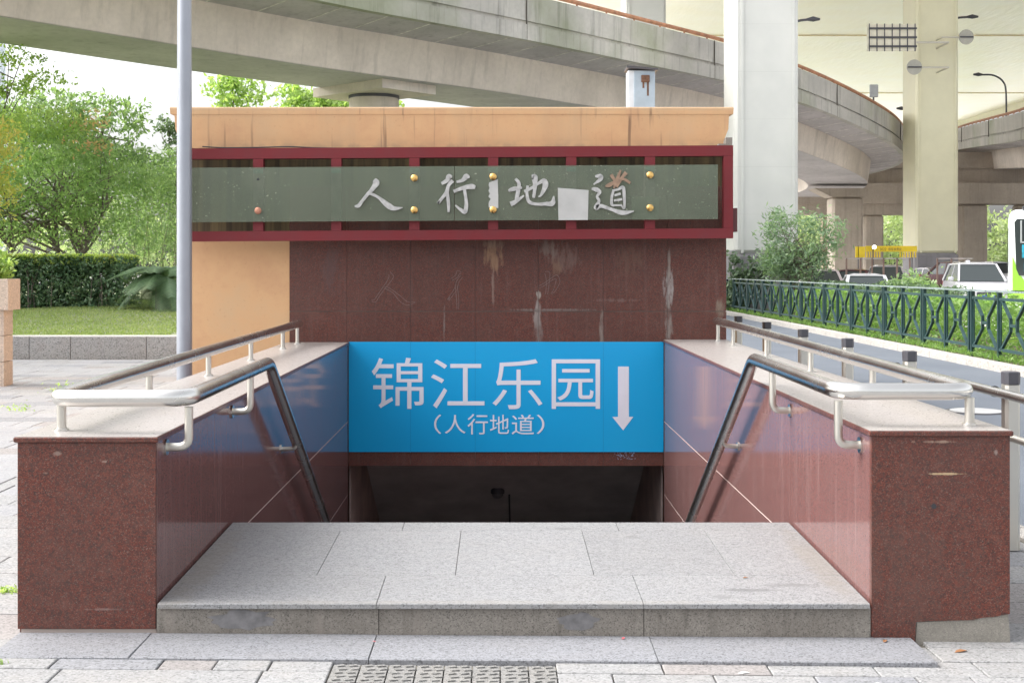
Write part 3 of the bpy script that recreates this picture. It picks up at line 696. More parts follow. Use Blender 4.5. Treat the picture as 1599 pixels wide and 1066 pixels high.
m = MB(); m.tube([(x, y, z - .03), (x, y, z - .06), (x, y, z - .085), (x, y, z - .095)], [.07, .065, .045, .015], 20); m.build('glass_dome', simple('frosted_grey', (.16, .16, .16), .3), cl, True)

# ------------------------------------------------------------------ blue direction sign
def text_mesh(txt, size, name):
    c = bpy.data.curves.new(name, 'FONT'); c.body = txt; c.size = size; c.extrude = .001
    o = bpy.data.objects.new(name, c); C.objects.link(o); bpy.context.view_layer.update()
    dg = bpy.context.evaluated_depsgraph_get(); me = bpy.data.meshes.new_from_object(o.evaluated_get(dg)); bpy.data.objects.remove(o)
    return me
def put_text(txt, x0, x1, z0, z1, y, mat, parent, name='lettering', bold=0.0):
    me = text_mesh(txt, 1.0, name); n = len(me.vertices); co = np.zeros(n * 3); me.vertices.foreach_get('co', co); co = co.reshape(-1, 3)
    lo, hi = co.min(0), co.max(0); q = np.zeros_like(co); off = wloc(parent)
    q[:, 0] = x0 + (co[:, 0] - lo[0]) / (hi[0] - lo[0]) * (x1 - x0) - off.x
    q[:, 2] = z0 + (co[:, 1] - lo[1]) / (hi[1] - lo[1]) * (z1 - z0) - off.z
    q[:, 1] = y - .002 * (co[:, 2] > 0) - off.y
    me.vertices.foreach_set('co', q.ravel()); me.materials.clear(); me.materials.append(mat); me.update()
    o = bpy.data.objects.new(name, me); C.objects.link(o); o.parent = parent; return o
YS = YB - .012
bs = thing('direction_sign', ((LI + RI) / 2, YS, -.2), 'wide blue sign with white Chinese lettering and down arrow above the stairs', 'sign')
m = MB(); m.box(LI + .006, RI - .006, YS, YB - .0005, PZ(705, YB), PZ(533.5, YB)); m.build('panel', MT['blue'], bs)
YL = YS - .0005
for px_ in (641, 742, 942): m = MB(); m.box(PX(px_, YS) - .0015, PX(px_, YS) + .0015, YS - .0003, YS - .0001, PZ(704, YB), PZ(534.5, YB)); m.build('sheet_seam', simple('seam_blue', (.0, .20, .48), .4), bs)
def zz(py): return PZ(py, YL)
def xx(px): return PX(px, YL)
for ch, x0, x1, y0, y1 in (('锦', 580.5, 661.5, 558.5, 638), ('江', 673, 756.5, 561, 637), ('乐', 769, 847, 560.5, 638.5), ('园', 861.5, 937, 560.8, 638)):
    o = put_text(ch, xx(x0), xx(x1), zz(y1), zz(y0), YL, MT['sign_white'], bs, 'character')
for ch, x0, x1, y0, y1 in (('（', 678, 689, 647, 677), ('人', 694.5, 727, 647.5, 676.5), ('行', 730, 762, 646, 678), ('地', 765, 795, 647, 677), ('道', 799, 834, 647, 678), ('）', 838, 850, 647, 677)):
    put_text(ch, xx(x0), xx(x1), zz(y1), zz(y0), YL, MT['sign_white'], bs, 'small_character')
m = MB(); poly = [(965, 572), (982, 572), (982, 650.5), (989, 650.5), (973, 671.5), (956, 650.5), (965, 650.5)]
m.prism([(xx(a_), zz(b_)) for a_, b_ in poly], lambda u, v, d: (u, d, v), YL, YL - .002); m.build('arrow', MT['sign_white'], bs)
m = MB()
for i in range(46):
    a_ = xx(random.uniform(957, 991)); b_ = zz(random.uniform(706.5, 718)); w_ = random.uniform(.004, .016); m.box(a_, a_ + w_, YB - .0012, YB - .0004, b_, b_ + random.uniform(.003, .012))
tag(m.build('worn_sticker', simple('pale_blue_ink', (.25, .30, .42), .7)), 'faint pale blue remains of a sticker under the blue sign', 'sticker')

# ------------------------------------------------------------------ old glass signboard in its red frame
YR = 12.30
sg = thing('signboard', (-.4, YR, 1.85), 'long dusty glass signboard with metal calligraphy in a red steel frame', 'signboard')
fx = lambda p_: PX(p_, YR); fz = lambda p_: PZ(p_, YR)
# the frame rises very slightly to the right
def warp(px, py): return py - (px - 720) * .006
m = MB()
def fbar(m, x0, y0, x1, y1, Y0=YR, Y1=YR + .09):
    vs = [(fx(px), Y, fz(warp(px, py))) for Y in (Y0, Y1) for px, py in ((x0, y1), (x1, y1), (x1, y0), (x0, y0))]
    m.add(vs, [(0, 1, 2, 3), (7, 6, 5, 4), (0, 4, 5, 1), (1, 5, 6, 2), (2, 6, 7, 3), (3, 7, 4, 0)])
fbar(m, 276, 229.5, 1145, 246); fbar(m, 276, 359, 1145, 374.5); fbar(m, 1130, 246.3, 1144.8, 358.7); fbar(m, 276.2, 246.3, 290, 358.7)
m.build('outer_frame', MT['frame'], sg)
posts = [403, 525, 647, 770, 892, 1015]
for p_ in posts:
    m = MB(); fbar(m, p_ - 8, 246.3, p_ + 8, 262, YR + .002); fbar(m, p_ - 8, 344, p_ + 8, 358.7, YR + .002); fbar(m, p_ - 8, 262.05, p_ + 8, 343.95, YR + .006)
    m.mi = [0] * 12 + [1] * 6
    m.build('mullion', [MT['frame'], MT['bar']], sg)
    m = MB(); fbar(m, p_ - 7.5, 262, p_ + 7.5, 269, YR + .001, YR + .0055); m.build('patina_patch', MT['patina'], sg)
m = MB()
for px0 in (300, 560, 840):
    for pz_ in (240, 366): m = MB(); m.bar((fx(px0 + 100), YR + .09, fz(pz_)), (fx(px0 + 100), YB - .001, fz(pz_)), .04); m.build('wall_bracket', MT['frame'], sg)
YG = YR - .035
gx = lambda p_: PX(p_, YG); gzz = lambda p_: PZ(p_, YG)
for a_, b_ in ((262 + 20, 709.3), (710, 1121)):
    m = MB(); vs = [(gx(px), Y, gzz(py - (px - 720) * .006)) for Y in (YG, YG + .010) for px, py in ((a_, 344.5), (b_, 344.5), (b_, 259.5), (a_, 259.5))]
    m.add(vs, [(0, 1, 2, 3), (7, 6, 5, 4), (0, 4, 5, 1), (1, 5, 6, 2), (2, 6, 7, 3), (3, 7, 4, 0)]); m.build('glass_panel', MT['glass'], sg)
def stud(px, py, mat):
    m = MB(); x, z = PX(px, YG), PZ(py, YG)
    m.tube([(x, YR + .004, z), (x, YG - .002, z)], .012, 10); m.tube([(x, YG - .001, z), (x, YG - .010, z), (x, YG - .017, z), (x, YG - .021, z)], [.033, .033, .025, .009], 20); m.build('stud', mat, sg, True)
for px, y0, y1 in ((647, 278, 328), (770, 276, 327.5), (1015, 273.5, 324.5)): stud(px, y0, MT['brass']); stud(px, y1, MT['brass'])
stud(403, 329, simple('copper', (.45, .22, .15), .5, .7)); 
m = MB(); m.tube([(PX(403, YG), YG - .001, PZ(280, YG)), (PX(403, YG), YG - .003, PZ(280, YG))], .012, 12); m.build('empty_stud_hole', MT['black'], sg)

def stroke(m, pts, cv, Y=YG, th=.014, wmul=1.0, rough_=.06):
    """brush stroke: pts (u, v, halfwidth) in tracing units; cv maps to photo px; widened, smoothed, extruded"""
    P = [Vector((*cv(u, v), w)) for u, v, w in pts]; Q = []
    n = len(P)
    for i in range(n - 1):
        p0, p1, p2, p3 = P[max(i - 1, 0)], P[i], P[i + 1], P[min(i + 2, n - 1)]
        for k in range(7):
            t = k / 7; Q.append(.5 * ((2 * p1) + (p2 - p0) * t + (2 * p0 - 5 * p1 + 4 * p2 - p3) * t * t + (3 * p1 - p0 - 3 * p2 + p3) * t ** 3))
    Q.append(P[-1]); Lf, Rt = [], []
    for i, q in enumerate(Q):
        d = Q[min(i + 1, len(Q) - 1)] - Q[max(i - 1, 0)]; d = Vector((d.x, d.y)).normalized(); nn = Vector((-d.y, d.x)); w = max(.4, q.z) * wmul * random.uniform(1 - rough_, 1 + rough_)
        Lf.append((q.x + nn.x * w, q.y + nn.y * w)); Rt.append((q.x - nn.x * w, q.y - nn.y * w))
    n = len(Lf); vs = []
    jit = random.uniform(0, .0009)
    for Yv in (Y - .001 - jit, Y - th - jit):
        for a_ in Lf + Rt: vs.append((PX(a_[0], Y), Yv, PZ(a_[1], Y)))
    o_ = 2 * n; fs = []
    for i in range(n - 1):
        fs += [(i, i + 1, n + i + 1, n + i), (o_ + i, o_ + n + i, o_ + n + i + 1, o_ + i + 1), (i, o_ + i, o_ + i + 1, i + 1), (n + i, n + i + 1, o_ + n + i + 1, o_ + n + i)]
    fs += [(0, n, o_ + n, o_), (n - 1, o_ + n - 1, o_ + 2 * n - 1, 2 * n - 1)]
    m.add(vs, fs)
cvA = lambda u, v: (540 + u / 4.4417, 250 + v / 4.4417); cvB = lambda u, v: (860 + u / 5.71, 250 + v / 5.71)
REN = [[(196, 138, 3.2), (212, 158, 5), (186, 200, 3.2), (150, 240, 2.6), (110, 290, 2.4), (88, 318, 2.8), (62, 320, 1.2)], [(158, 232, 1.5), (185, 238, 2.2), (230, 262, 2.2), (290, 312, 4.4), (335, 336, 3.4), (395, 330, .6)]]
XING = [[(738, 118, 1.5), (716, 116, 4), (702, 142, 3.2), (664, 164, 2.2)], [(742, 142, 3), (712, 178, 2.6), (700, 222, 3), (670, 262, 2.4), (640, 300, 2.2), (652, 282, .6)], [(700, 205, 2.4), (708, 260, 2.4), (713, 320, 2.4), (712, 362, 1.6)],
        [(858, 122, 1.4), (836, 116, 4.4), (808, 142, 2.6), (768, 152, 1.8)], [(898, 190, 2.6), (870, 184, 4), (820, 192, 3), (748, 218, 2.4)], [(822, 200, 2.4), (832, 260, 2.4), (836, 310, 2.8), (826, 358, 3.4), (796, 344, 2.4), (760, 314, 1.2)]]
DI = [[(1176, 130, 2), (1200, 160, 2.6), (1196, 210, 3.2), (1182, 280, 2.6)], [(1128, 214, 1.8), (1165, 200, 3.2), (1222, 192, 1.6)], [(1142, 306, 4), (1180, 288, 3), (1235, 246, 1.2)],
      [(1238, 218, 2.4), (1285, 196, 2.2), (1340, 160, 2.2), (1372, 146, 4), (1384, 176, 4.2), (1356, 240, 2), (1335, 256, 1)], [(1290, 120, 3), (1308, 122, 5), (1312, 180, 3), (1302, 262, 2.2)],
      [(1262, 178, 2), (1256, 230, 2.2), (1270, 288, 2.8), (1320, 306, 2.2), (1385, 304, 2.8), (1432, 300, 4), (1442, 250, .8)]]
DAO = [[(396, 146, 1.5), (440, 146, 3.8), (442, 172, 3), (382, 218, 1)], [(364, 258, 1.6), (400, 262, 3.4), (436, 286, 2.6), (412, 326, 2), (430, 366, 2.2), (402, 424, 3.6), (450, 410, 3), (540, 440, 2.4), (640, 470, 3.6), (740, 456, .8)],
       [(556, 280, 2), (544, 330, 2), (542, 392, 2.2), (566, 408, 1.4)], [(548, 274, 1.6), (600, 262, 1.8), (644, 246, 2.6), (654, 330, 2.2), (654, 430, 1.6), (624, 396, .8)], [(568, 316, 1.8), (622, 300, 1.8)], [(564, 362, 1.6), (636, 350, 1.8)], [(560, 404, 1.4), (634, 404, 1.2)]]
DAO_T = [[(536, 130, 2.4), (566, 176, 2.2), (580, 200, 1)], [(622, 90, 1.4), (604, 140, 2.2), (584, 196, 3), (562, 252, 1.2)], [(672, 112, 3), (640, 150, 2.4), (606, 200, 2.6), (590, 246, 1)], [(486, 232, 1), (520, 224, 3.2), (590, 186, 2), (650, 172, 2), (708, 206, 2)]]
for strokes, cv, mat in ((REN, cvA, 'letter'), (XING, cvA, 'letter'), (DI, cvA, 'letter'), (DAO, cvB, 'letter'), (DAO_T, cvB, 'rust')):
    m = MB()
    for s_ in strokes: stroke(m, s_, cv)
    m.build('calligraphy_character', MT[mat], sg, False)
# flat pale sheet on the glass, torn and yellowed paper on and behind it
m = MB(); m.prism([(gx(a_), gzz(b_)) for a_, b_ in ((871, 293.5), (919, 297), (918, 343.5), (872, 343.8))], lambda u, v, d: (u, d, v), YG - .001, YG - .0022); m.build('pale_sheet', MT['paper'], sg)
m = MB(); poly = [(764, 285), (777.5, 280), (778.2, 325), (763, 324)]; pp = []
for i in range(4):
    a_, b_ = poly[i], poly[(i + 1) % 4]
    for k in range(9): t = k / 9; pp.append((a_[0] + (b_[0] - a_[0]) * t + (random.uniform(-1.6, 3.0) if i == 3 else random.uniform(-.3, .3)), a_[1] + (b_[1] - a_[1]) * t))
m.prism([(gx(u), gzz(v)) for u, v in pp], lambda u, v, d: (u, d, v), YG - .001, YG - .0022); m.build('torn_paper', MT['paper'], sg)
m = MB(); m.prism([(gx(a_), gzz(b_)) for a_, b_ in ((986, 306.5), (1029, 307.5), (1029, 343), (988, 343))], lambda u, v, d: (u, d, v), YG + .0115, YG + .0125); m.build('yellowed_paper', simple('yellowed_paper', (.36, .32, .24), .8), sg)
# small box at the right end of the frame
m = MB(); m.cbox(PX(1143.5, 12.42), PX(1151, 12.42), 12.40, 12.55, PZ(362, 12.42), PZ(325, 12.42), .004); tag(m.build('junction_box', simple('brown_box', (.12, .04, .04), .6)), 'narrow dark red box at the right end of the signboard frame', 'box')
# ghost of the former characters scratched on the granite
def ghost(strokes, cv, lab):
    gh = MB()
    for s_ in strokes:
        for sgn in (-1, 1):
            q = []
            for i, (u, v, w) in enumerate(s_):
                a_ = Vector(s_[max(i - 1, 0)][:2]); b_ = Vector(s_[min(i + 1, len(s_) - 1)][:2]); d = (b_ - a_).normalized(); q.append((u - d.y * w * 3.4 * sgn, v + d.x * w * 3.4 * sgn, .32))
            stroke(gh, q, cv, YB, .0012, 1.0, .3)
    tag(gh.build('letter_trace', MT['scratch']), lab, 'letter trace', 'traces of removed characters on the granite')
MT['scratch'] = simple('scratch', (.17, .115, .105), .7)
ghost(REN, lambda u, v: (580 + (u - 60) / 4.9, 427 + (v - 140) / 4.2), 'faint outline of a removed two stroke character on the red granite, leftmost'); ghost(XING[:3], lambda u, v: (700 + (u - 640) / 4.9, 424 + (v - 110) / 4.3), 'faint outline of a removed character left of the pale drip, middle one')
ghost(DI[3:5], lambda u, v: (816 + (u - 1130) / 4.6, 424 + (v - 110) / 4.3), 'faint outline of a removed character around the white crack, rightmost')

# ------------------------------------------------------------------ cabinet on the roof
cb = thing('utility_cabinet', (PX(1003, 14), 14, 3.166), 'pale blue metal cabinet with rusty lock standing on the orange roof', 'cabinet')
x0, x1, x2 = PX(981, 14), PX(990, 14), PX(1023, 14); zt = PZ(110, 14)
m = MB(); m.cbox(x0, x2, 14, 14.25, 3.166, zt, .004); m.build('body', MT['cab_side'], cb)
m = MB(); m.cbox(x1, x2 - .004, 13.99, 13.9995, 3.19, zt - .01, .002); dr = m.build('door', MT['cab'], cb)
m = MB(); m.cbox(PX(1001, 14), PX(1014, 14), 13.965, 13.989, PZ(129, 14), PZ(118, 14), .004); m.build('lock', MT['rusty'], dr)
m = MB(); m.box(PX(1003, 14), PX(1006, 14), 13.9885, 13.9897, PZ(138, 14), PZ(129, 14)); m.box(PX(1010, 14), PX(1013, 14), 13.9885, 13.9897, PZ(150, 14), PZ(129, 14)); m.build('rust_streak', MT['rusty'], dr)
m = MB(); m.add([(x, y, z) for (x, y, z) in ((x0 - .02, 13.95, zt + .02), (x2 + .03, 13.95, zt - .005), (x2 + .03, 14.3, zt - .005), (x0 - .02, 14.3, zt + .02), (x0 - .02, 13.95, zt + .045), (x2 + .03, 13.95, zt + .015), (x2 + .03, 14.3, zt + .015), (x0 - .02, 14.3, zt + .045))], [(3, 2, 1, 0), (4, 5, 6, 7), (0, 1, 5, 4), (1, 2, 6, 5), (2, 3, 7, 6), (3, 0, 4, 7)]); m.build('lid', MT['dgrey'], cb)

# ------------------------------------------------------------------ lamp post in front of the building's left corner
lp = thing('lamp_post', (PX(288, 12.1), 12.1, 0), 'tall slim grey metal pole beside the left end of the building', 'pole')
x = PX(288, 12.1)
m = MB(); m.tube([(x, 12.1, -.02), (x, 12.1, 3), (x, 12.1, 7.5)], [.074, .069, .055], 28); m.build('shaft', MT['pole'], lp, True)
m = MB(); m.cyl((x, 12.1), .15, -.01, .012, 24); m.cyl((x, 12.1), .09, .012, .09, 24); m.build('base_plate', MT['pole'], lp, True)

# ------------------------------------------------------------------ bollards and their rails along the road side
def bollard(x, y, lab, n):
    t = thing('bollard', (x, y, -.02), lab, 'bollard', 'steel bollards beside the road')
    hw = .043; m = MB(); m.cbox(x - hw, x + hw, y - hw, y + hw, -.03, .925, .016, 0, .002); m.build('post', MT['steel_dull'], t)
    m = MB(); m.cbox(x - hw - .002, x + hw + .002, y - hw - .002, y + hw + .002, .926, 1.0, .017, 0, .004); m.build('cap', MT['dgrey'], t)
    m = MB(); m.tube([(x - hw - .05, y - .008, .885), (x - hw - .05, y + .008, .885)], .032, 16); m.tube([(x - hw - .05, y, .885), (x, y, .885)], .012, 8); m.build('ring_clamp', MT['black'], t, True)
BY = [7.42, 9.25, 10.9, 12.5, 14.2, 15.9]
labs = ['nearest steel bollard with a black cap beyond the right parapet', 'second nearest black capped steel bollard behind the right parapet', 'third steel bollard from the camera in the roadside row', 'fourth steel bollard from the camera in the roadside row', 'fifth steel bollard along the road, half hidden by the handrail', 'farthest steel bollard, close to the right end of the granite wall']
for i, y in enumerate(BY): bollard(2.957, y, labs[i], i)
rl = thing('guard_rail', (2.855, 7.4, 0), 'thin steel guard rail running past the bollards by the road', 'rail')
m = MB(); m.tube([(2.855, 4.2, .885), (2.855, 16.3, .885)], .027, 18); m.build('top_rail', MT['steel'], rl, True)
m = MB(); m.tube([(2.95, 4.2, .62), (2.95, 7.37, .62)], .022, 14)
for a_, b_ in zip(BY, BY[1:]): m.tube([(2.95, a_ + .05, .62), (2.95, b_ - .05, .62)], .022, 14)
m.build('lower_rail', MT['steel_dull'], rl, True)
mh = thing('manhole_cover', (5.8, 15.6, -.15), 'round pale manhole cover set in the road behind the right parapet', 'manhole cover')
m = MB(); m.cyl((5.8, 15.6), .36, -.15, -.142, 32); m.build('rim', MT['dgrey'], mh); m = MB(); m.cyl((5.8, 15.6), .31, -.142, -.136, 32); m.build('lid', simple('worn_iron', (.5, .5, .5), .5, .2), mh)

# ------------------------------------------------------------------ green fence on the median
fn = thing('median_fence', (8.7, 30, 0), 'dark green steel fence with hourglass panels on the road median', 'fence')
FXc = 8.72; PW = 2.68; y = 18.35; k = 0; fy = []
while y < 60:
    fy.append(y); y += PW
for y in fy:
    for dy in (-.065, .065):
        m = MB(); m.cbox(FXc - .035, FXc + .035, y + dy - .035, y + dy + .035, -.06, 1.17, .006); m.build('post', MT['fence'], fn)
    yc = y + PW / 2; m = MB(); m.cbox(FXc - .035, FXc + .035, yc - .035, yc + .035, -.06, 1.17, .006); m.build('post', MT['fence'], fn)
    m = MB(); m.bar((FXc, y, 1.185), (FXc, y + PW, 1.185), .07, .03); m.build('top_rail', MT['fence_top'], fn)
    for a_, b_ in ((y + .1, yc - .035), (yc + .035, y + PW - .1)):
        w = b_ - a_; c_ = (a_ + b_) / 2; m = MB(); b = .05
        m.bar((FXc, a_, 1.05), (FXc, b_, 1.05), b); m.bar((FXc, a_, .17), (FXc, b_, .17), b)
        for q0, q1, q2 in ((a_ + .09, c_ - .14, a_ + .07), (b_ - .09, c_ + .14, b_ - .07)):
            m.bar((FXc, q0, 1.04), (FXc, q1, .72), b, .04); m.bar((FXc, q1, .725), (FXc, q1, .50), b, .04); m.bar((FXc, q1, .505), (FXc, q2, .18), b, .035)
        m.bar((FXc, c_ - .14, .61), (FXc, c_ + .14, .61), b); m.bar((FXc, a_ + .03, 1.05), (FXc, a_ + .03, .17), .03); m.bar((FXc, b_ - .03, 1.05), (FXc, b_ - .03, .17), .03)
        m.build('hourglass_panel', MT['fence_light'], fn)

# ------------------------------------------------------------------ median planting
def box_points(x0, x1, y0, y1, z0, z1, n, topw=.5, wav=.12):
    x = RNG.uniform(x0, x1, n); y = RNG.uniform(y0, y1, n)
    t = RNG.uniform(0, 1, n); z = np.where(RNG.uniform(0, 1, n) < topw, 1 - RNG.exponential(.10, n), t)
    h = 1 + wav * np.sin(x * 3.1 + y * 1.3) + wav * np.sin(y * 2.1) + RNG.normal(size=n) * .03
    return np.stack([x, y, z0 + np.clip(z, 0, 1) * (z1 - z0) * h], 1)
def hedge(name, box, n, size, mat, label, stems=0, shoots=None, topw=.5, aspect=.45, wav=.08):
    x0, x1, y0, y1, z0, z1 = box; t = thing(name, ((x0 + x1) / 2, (y0 + y1) / 2, z0), label, 'hedge')
    leaves('foliage', box_points(*box, n, topw, wav), size, mat, t, aspect)
    m = MB()
    for i in range(stems):
        x, y = random.uniform(x0, x1), y0 + random.uniform(.05, min(1.0, y1 - y0)); m.tube([(x, y, z0 - .05), (x + random.uniform(-.1, .1), y, z0 + (z1 - z0) * .5), (x + random.uniform(-.2, .2), y, z1 - .15)], [.012, .009, .004], 5)
    if stems: m.build('stems', MT['bark'], t)
    if shoots:
        P = box_points(x0, x1, y0, y1, z1 - .16, z1 + .07, shoots, .6, .02); leaves('young_shoots', P, size * .9, MT['g_shoot'], t, aspect)
    return t
hedge('low_hedge', (9.1, 12.2, 18, 44, -.03, .80), 22000, .13, MT['g_median'], 'bright green low hedge just behind the dark green fence', 60, topw=.45, wav=.12)
hedge('clipped_hedge', (10.6, 12.3, 33, 47, 0, 1.02), 12000, .11, MT['g_dark'], 'dark green clipped hedge behind the left half of the fence', 40, topw=.4, wav=.07)
t = thing('ground_cover', (8.9, 30, 0), 'grass and weeds along the foot of the green fence', 'grass'); t['kind'] = 'stuff'
P = np.stack([8.60 + RNG.exponential(.2, 9000), RNG.uniform(17, 50, 9000), np.abs(RNG.normal(size=9000)) * .045], 1); leaves('blades', P, .09, MT['g_median'], t, .18, -1.5)
tree('shrub', (11.9, 37, 0), [(11.9, 37, .85, .7, .9, .5)], 1800, .16, MT['g_tree'], 'rounded green shrub between the hedge and the parked cars', 'shrub', .04)
tree('oleander', (10.5, 45.5, 0), [(9.75, 45.3, 2.3, .55, .6, 1.2), (10.5, 45.5, 1.8, 1.1, .9, .8), (11.5, 45.5, 2.5, .55, .6, 1.0), (10.9, 45.7, 3.1, .5, .5, .5), (11.9, 45.3, 3.0, .35, .4, .6), (9.9, 45.6, 3.2, .35, .4, .5)], 3900, .22, MT['g_olean'],
     'loose grey green shrub with narrow leaves in front of the white column', 'shrub', .07, clump=.38, aspect=.24, limbs=18, stems=3, per=10, flat=1.0)
tree('climbing_shrub', (9.2, 49, 0), [(8.9, 48.4, 1.2, .4, .4, 1.0), (9.0, 48.4, .5, .5, .5, .6), (9.6, 47.9, 1.3, .5, .3, .9)], 1800, .2, MT['g_dark'], 'small dark shrub against the foot of the white column', 'shrub', .04, stems=2)

# ------------------------------------------------------------------ garden on the left
sw = thing('seat_wall', (-20, 22.3, 0), 'low grey granite seat wall in front of the lawn', 'wall')
x = -25.0; k = 0
m = MB()
while x < 3.0:
    L = 1.32 if k % 3 else .72; x1 = x + L; m.cbox(x + .004, x1 - .004, 22.3, 22.62, -.03, .40, .006); x = x1; k += 1
m.build('stone_blocks', MT['wallgrey'], sw); m = MB(); m.box(-25, 3, 22.306, 22.61, .4, .413); m.build('top_course', simple('pale_cap', (.55, .54, .50), .7), sw)
XPL = PX(20, 17.42) - .03
pl = thing('planter', (-7.5, 17.1, 0), 'narrow stone clad planter wall with an overhanging top at the left edge', 'planter')
m = MB(); m.box(-9.5, XPL - .004, 17.14, 17.40, -.03, 1.03); m.build('core', MT['mortar'], pl)
m = MB(); xr = XPL
for i in range(8):
    x1 = xr - i * .42; x0 = x1 - .42 if i else xr - .13
    if i: x1 = xr - .13 - (i - 1) * .42; x0 = x1 - .42
    for z0, z1 in ((-.02, .34), (.345, .69), (.695, 1.03)): m.box(x0 + .004, x1 - .002, 17.10, 17.1395, z0 + .003, z1 - .001)
for z0, z1 in ((-.02, .34), (.345, .69), (.695, 1.03)): m.box(xr - .0035, xr + .03, 17.103, 17.42, z0 + .003, z1 - .001)
m.build('stone_cladding', MT['pink_tile'], pl)
m = MB(); xt = PX(32, 17.48); x1 = xt
for i in range(12):
    x0 = x1 - (.15 if i == 0 else .36); m.cbox(x0 + .003, x1 - .002, 17.05, 17.48, 1.034, 1.45, .005); x1 = x0
m.build('top_band', MT['pink_tile'], pl)
leaves('planting', blob_points([(-6.95, 17.3, 1.62, .35, .2, .2)], 1500, .15)[0], .1, MT['g_light'], pl)
hd = hedge('garden_hedge', (-17, -9.15, 31, 32.5, .42, 1.84), 52000, .11, MT['g_hedge'], 'long clipped hedge with yellow green new shoots on the lawn', 90, 16000, .4, wav=.015)
hedge('rear_hedge', (-11.5, -5, 43, 45, .4, 1.42), 9000, .13, MT['g_tree'], 'lower paler hedge farther back beside the palm', 20, 1500, .4)
# sago palm
PLX, PLY = -8.0, 30.4
MT['g_palm'] = leafmat('palm_frond', [(.10, .17, .10), (.17, .27, .14), (.26, .36, .20)], .2, .35)
cy = thing('sago_palm', (PLX, PLY, .45), 'dark sago palm with arching fronds beside the building', 'palm')
m = MB(); m.tube([(PLX, PLY, .3), (PLX, PLY, 1.35)], [.2, .17], 14); m.build('trunk', MT['bark'], cy, True)
for i in range(44):
    az = i * 2.399; el = random.uniform(.1, 1.2); Lf = random.uniform(.95, 1.35); rib = []; m = MB(); fp = []
    for k in range(12):
        t_ = k / 11; r_ = Lf * t_ * math.cos(el * (1 - .5 * t_)) ; z_ = 1.3 + Lf * math.sin(el) * t_ * 1.0 - t_ * t_ * (.9 if el > .5 else 1.25)
        rib.append(Vector((PLX + r_ * math.cos(az), PLY + r_ * math.sin(az), z_)))
    m.tube(rib, [.014 - .0011 * k for k in range(12)], 5)
    side = Vector((-math.sin(az), math.cos(az), 0))
    for k in range(40):
        t_ = .1 + .9 * k / 39; j = min(10, int(t_ * 11)); p_ = rib[j].lerp(rib[j + 1], t_ * 11 - j); d = (rib[j + 1] - rib[j]).normalized(); ll = .30 * math.sin(math.pi * (.12 + .8 * t_)) + .05
        for s_ in (-1, 1):
            tip = p_ + side * s_ * ll + d * ll * .45 - Vector((0, 0, ll * .25)); w_ = d * .016; m.add([p_ - w_, p_ + w_, tip], [(0, 1, 2)])
    m.build('frond', MT['g_palm'], cy)
# trees
tree('maple_tree', (-12.7, 36.5, .5), [(-12.7, 36.5, 4.1, 3.0, 2.4, 1.15), (-10.9, 36, 3.6, 1.9, 1.8, .9), (-14.8, 36, 3.7, 2.2, 2, 1.2), (-12.2, 35.5, 4.9, 1.5, 1.4, .5), (-9.6, 35.7, 4.2, .8, .9, .7), (-12.0, 36, 2.6, 2.2, 1.6, .5)], 17000, .14, MT['g_maple'],
     'broad feathery green maple behind the hedge', trunk_r=.1, clump=.55, aspect=.4, limbs=18, stems=3, flat=.45, extra=[([(-11.0, 34.6, 5.1, .55, .5, .6)], 150, MT['g_orange'], 'turning_leaves'), ([(-12.6, 35, 5.5, 1.6, .8, .45)], 1500, MT['g_light'], 'pale_leaves')])
tree('young_maple', (-13.6, 30, .4), [(-13.2, 30, 4.2, 1.7, 1.2, .9), (-12.7, 29.9, 3.4, 1.3, 1.0, .8), (-12.2, 30, 4.7, .9, .8, .45), (-14.3, 30, 3.6, 1.6, 1.2, 1.3)], 15000, .13, MT['g_yellow'],
     'yellow green tree turning orange at the left edge', trunk_r=.08, clump=.4, aspect=.4, limbs=14, stems=2, flat=.5, extra=[([(-12.3, 29.4, 5.05, .45, .5, .4), (-13.0, 29.6, 5.3, .5, .5, .3)], 900, MT['g_orange'], 'turning_leaves')])
tree('broadleaf_tree', (-14.6, 44, .5), [(-13.6, 44, 6.6, 1.5, 1.4, .9), (-15.4, 44, 6.7, 1.9, 1.5, 1.0), (-17.6, 44, 6.3, 1.9, 1.5, 1.2), (-14.6, 44, 5.2, 2.4, 1.6, 1.0), (-12.4, 44, 7.0, .6, .6, .35), (-12.6, 44, 5.0, 1.2, 1.1, .9)], 9500, .2, MT['g_tree'],
     'tall mid green tree rising behind the maple', trunk_r=.14, clump=.35, aspect=.42, limbs=24, per=12, droop=.5)
tree('evergreen_tree', (-11.0, 47, .5), [(-11.2, 47, 4.7, 1.3, 1.5, 1.4), (-10.0, 47, 3.6, 1.5, 1.4, 1.9), (-12.6, 47, 3.4, 1.6, 1.4, 1.6), (-12.5, 47, 5.4, .8, .8, .5), (-8.4, 47, 3.0, 1.3, 1.2, 1.6)], 13000, .19, MT['g_tree'],
     'dense green tree between the maple and the building', trunk_r=.12, clump=.35, aspect=.3, limbs=16)
tree('slender_tree', (-12.6, 50, .5), [(-12.95, 50, 7.15, .5, .5, .35), (-12.65, 50, 6.4, .3, .35, .6), (-12.9, 50, 5.3, .5, .5, .7), (-12.2, 50, 4.4, .8, .6, .8)], 1500, .22, MT['g_dark'], 'slender bare tree just left of the lamp post', trunk_r=.06, clump=.25, limbs=8, per=9)
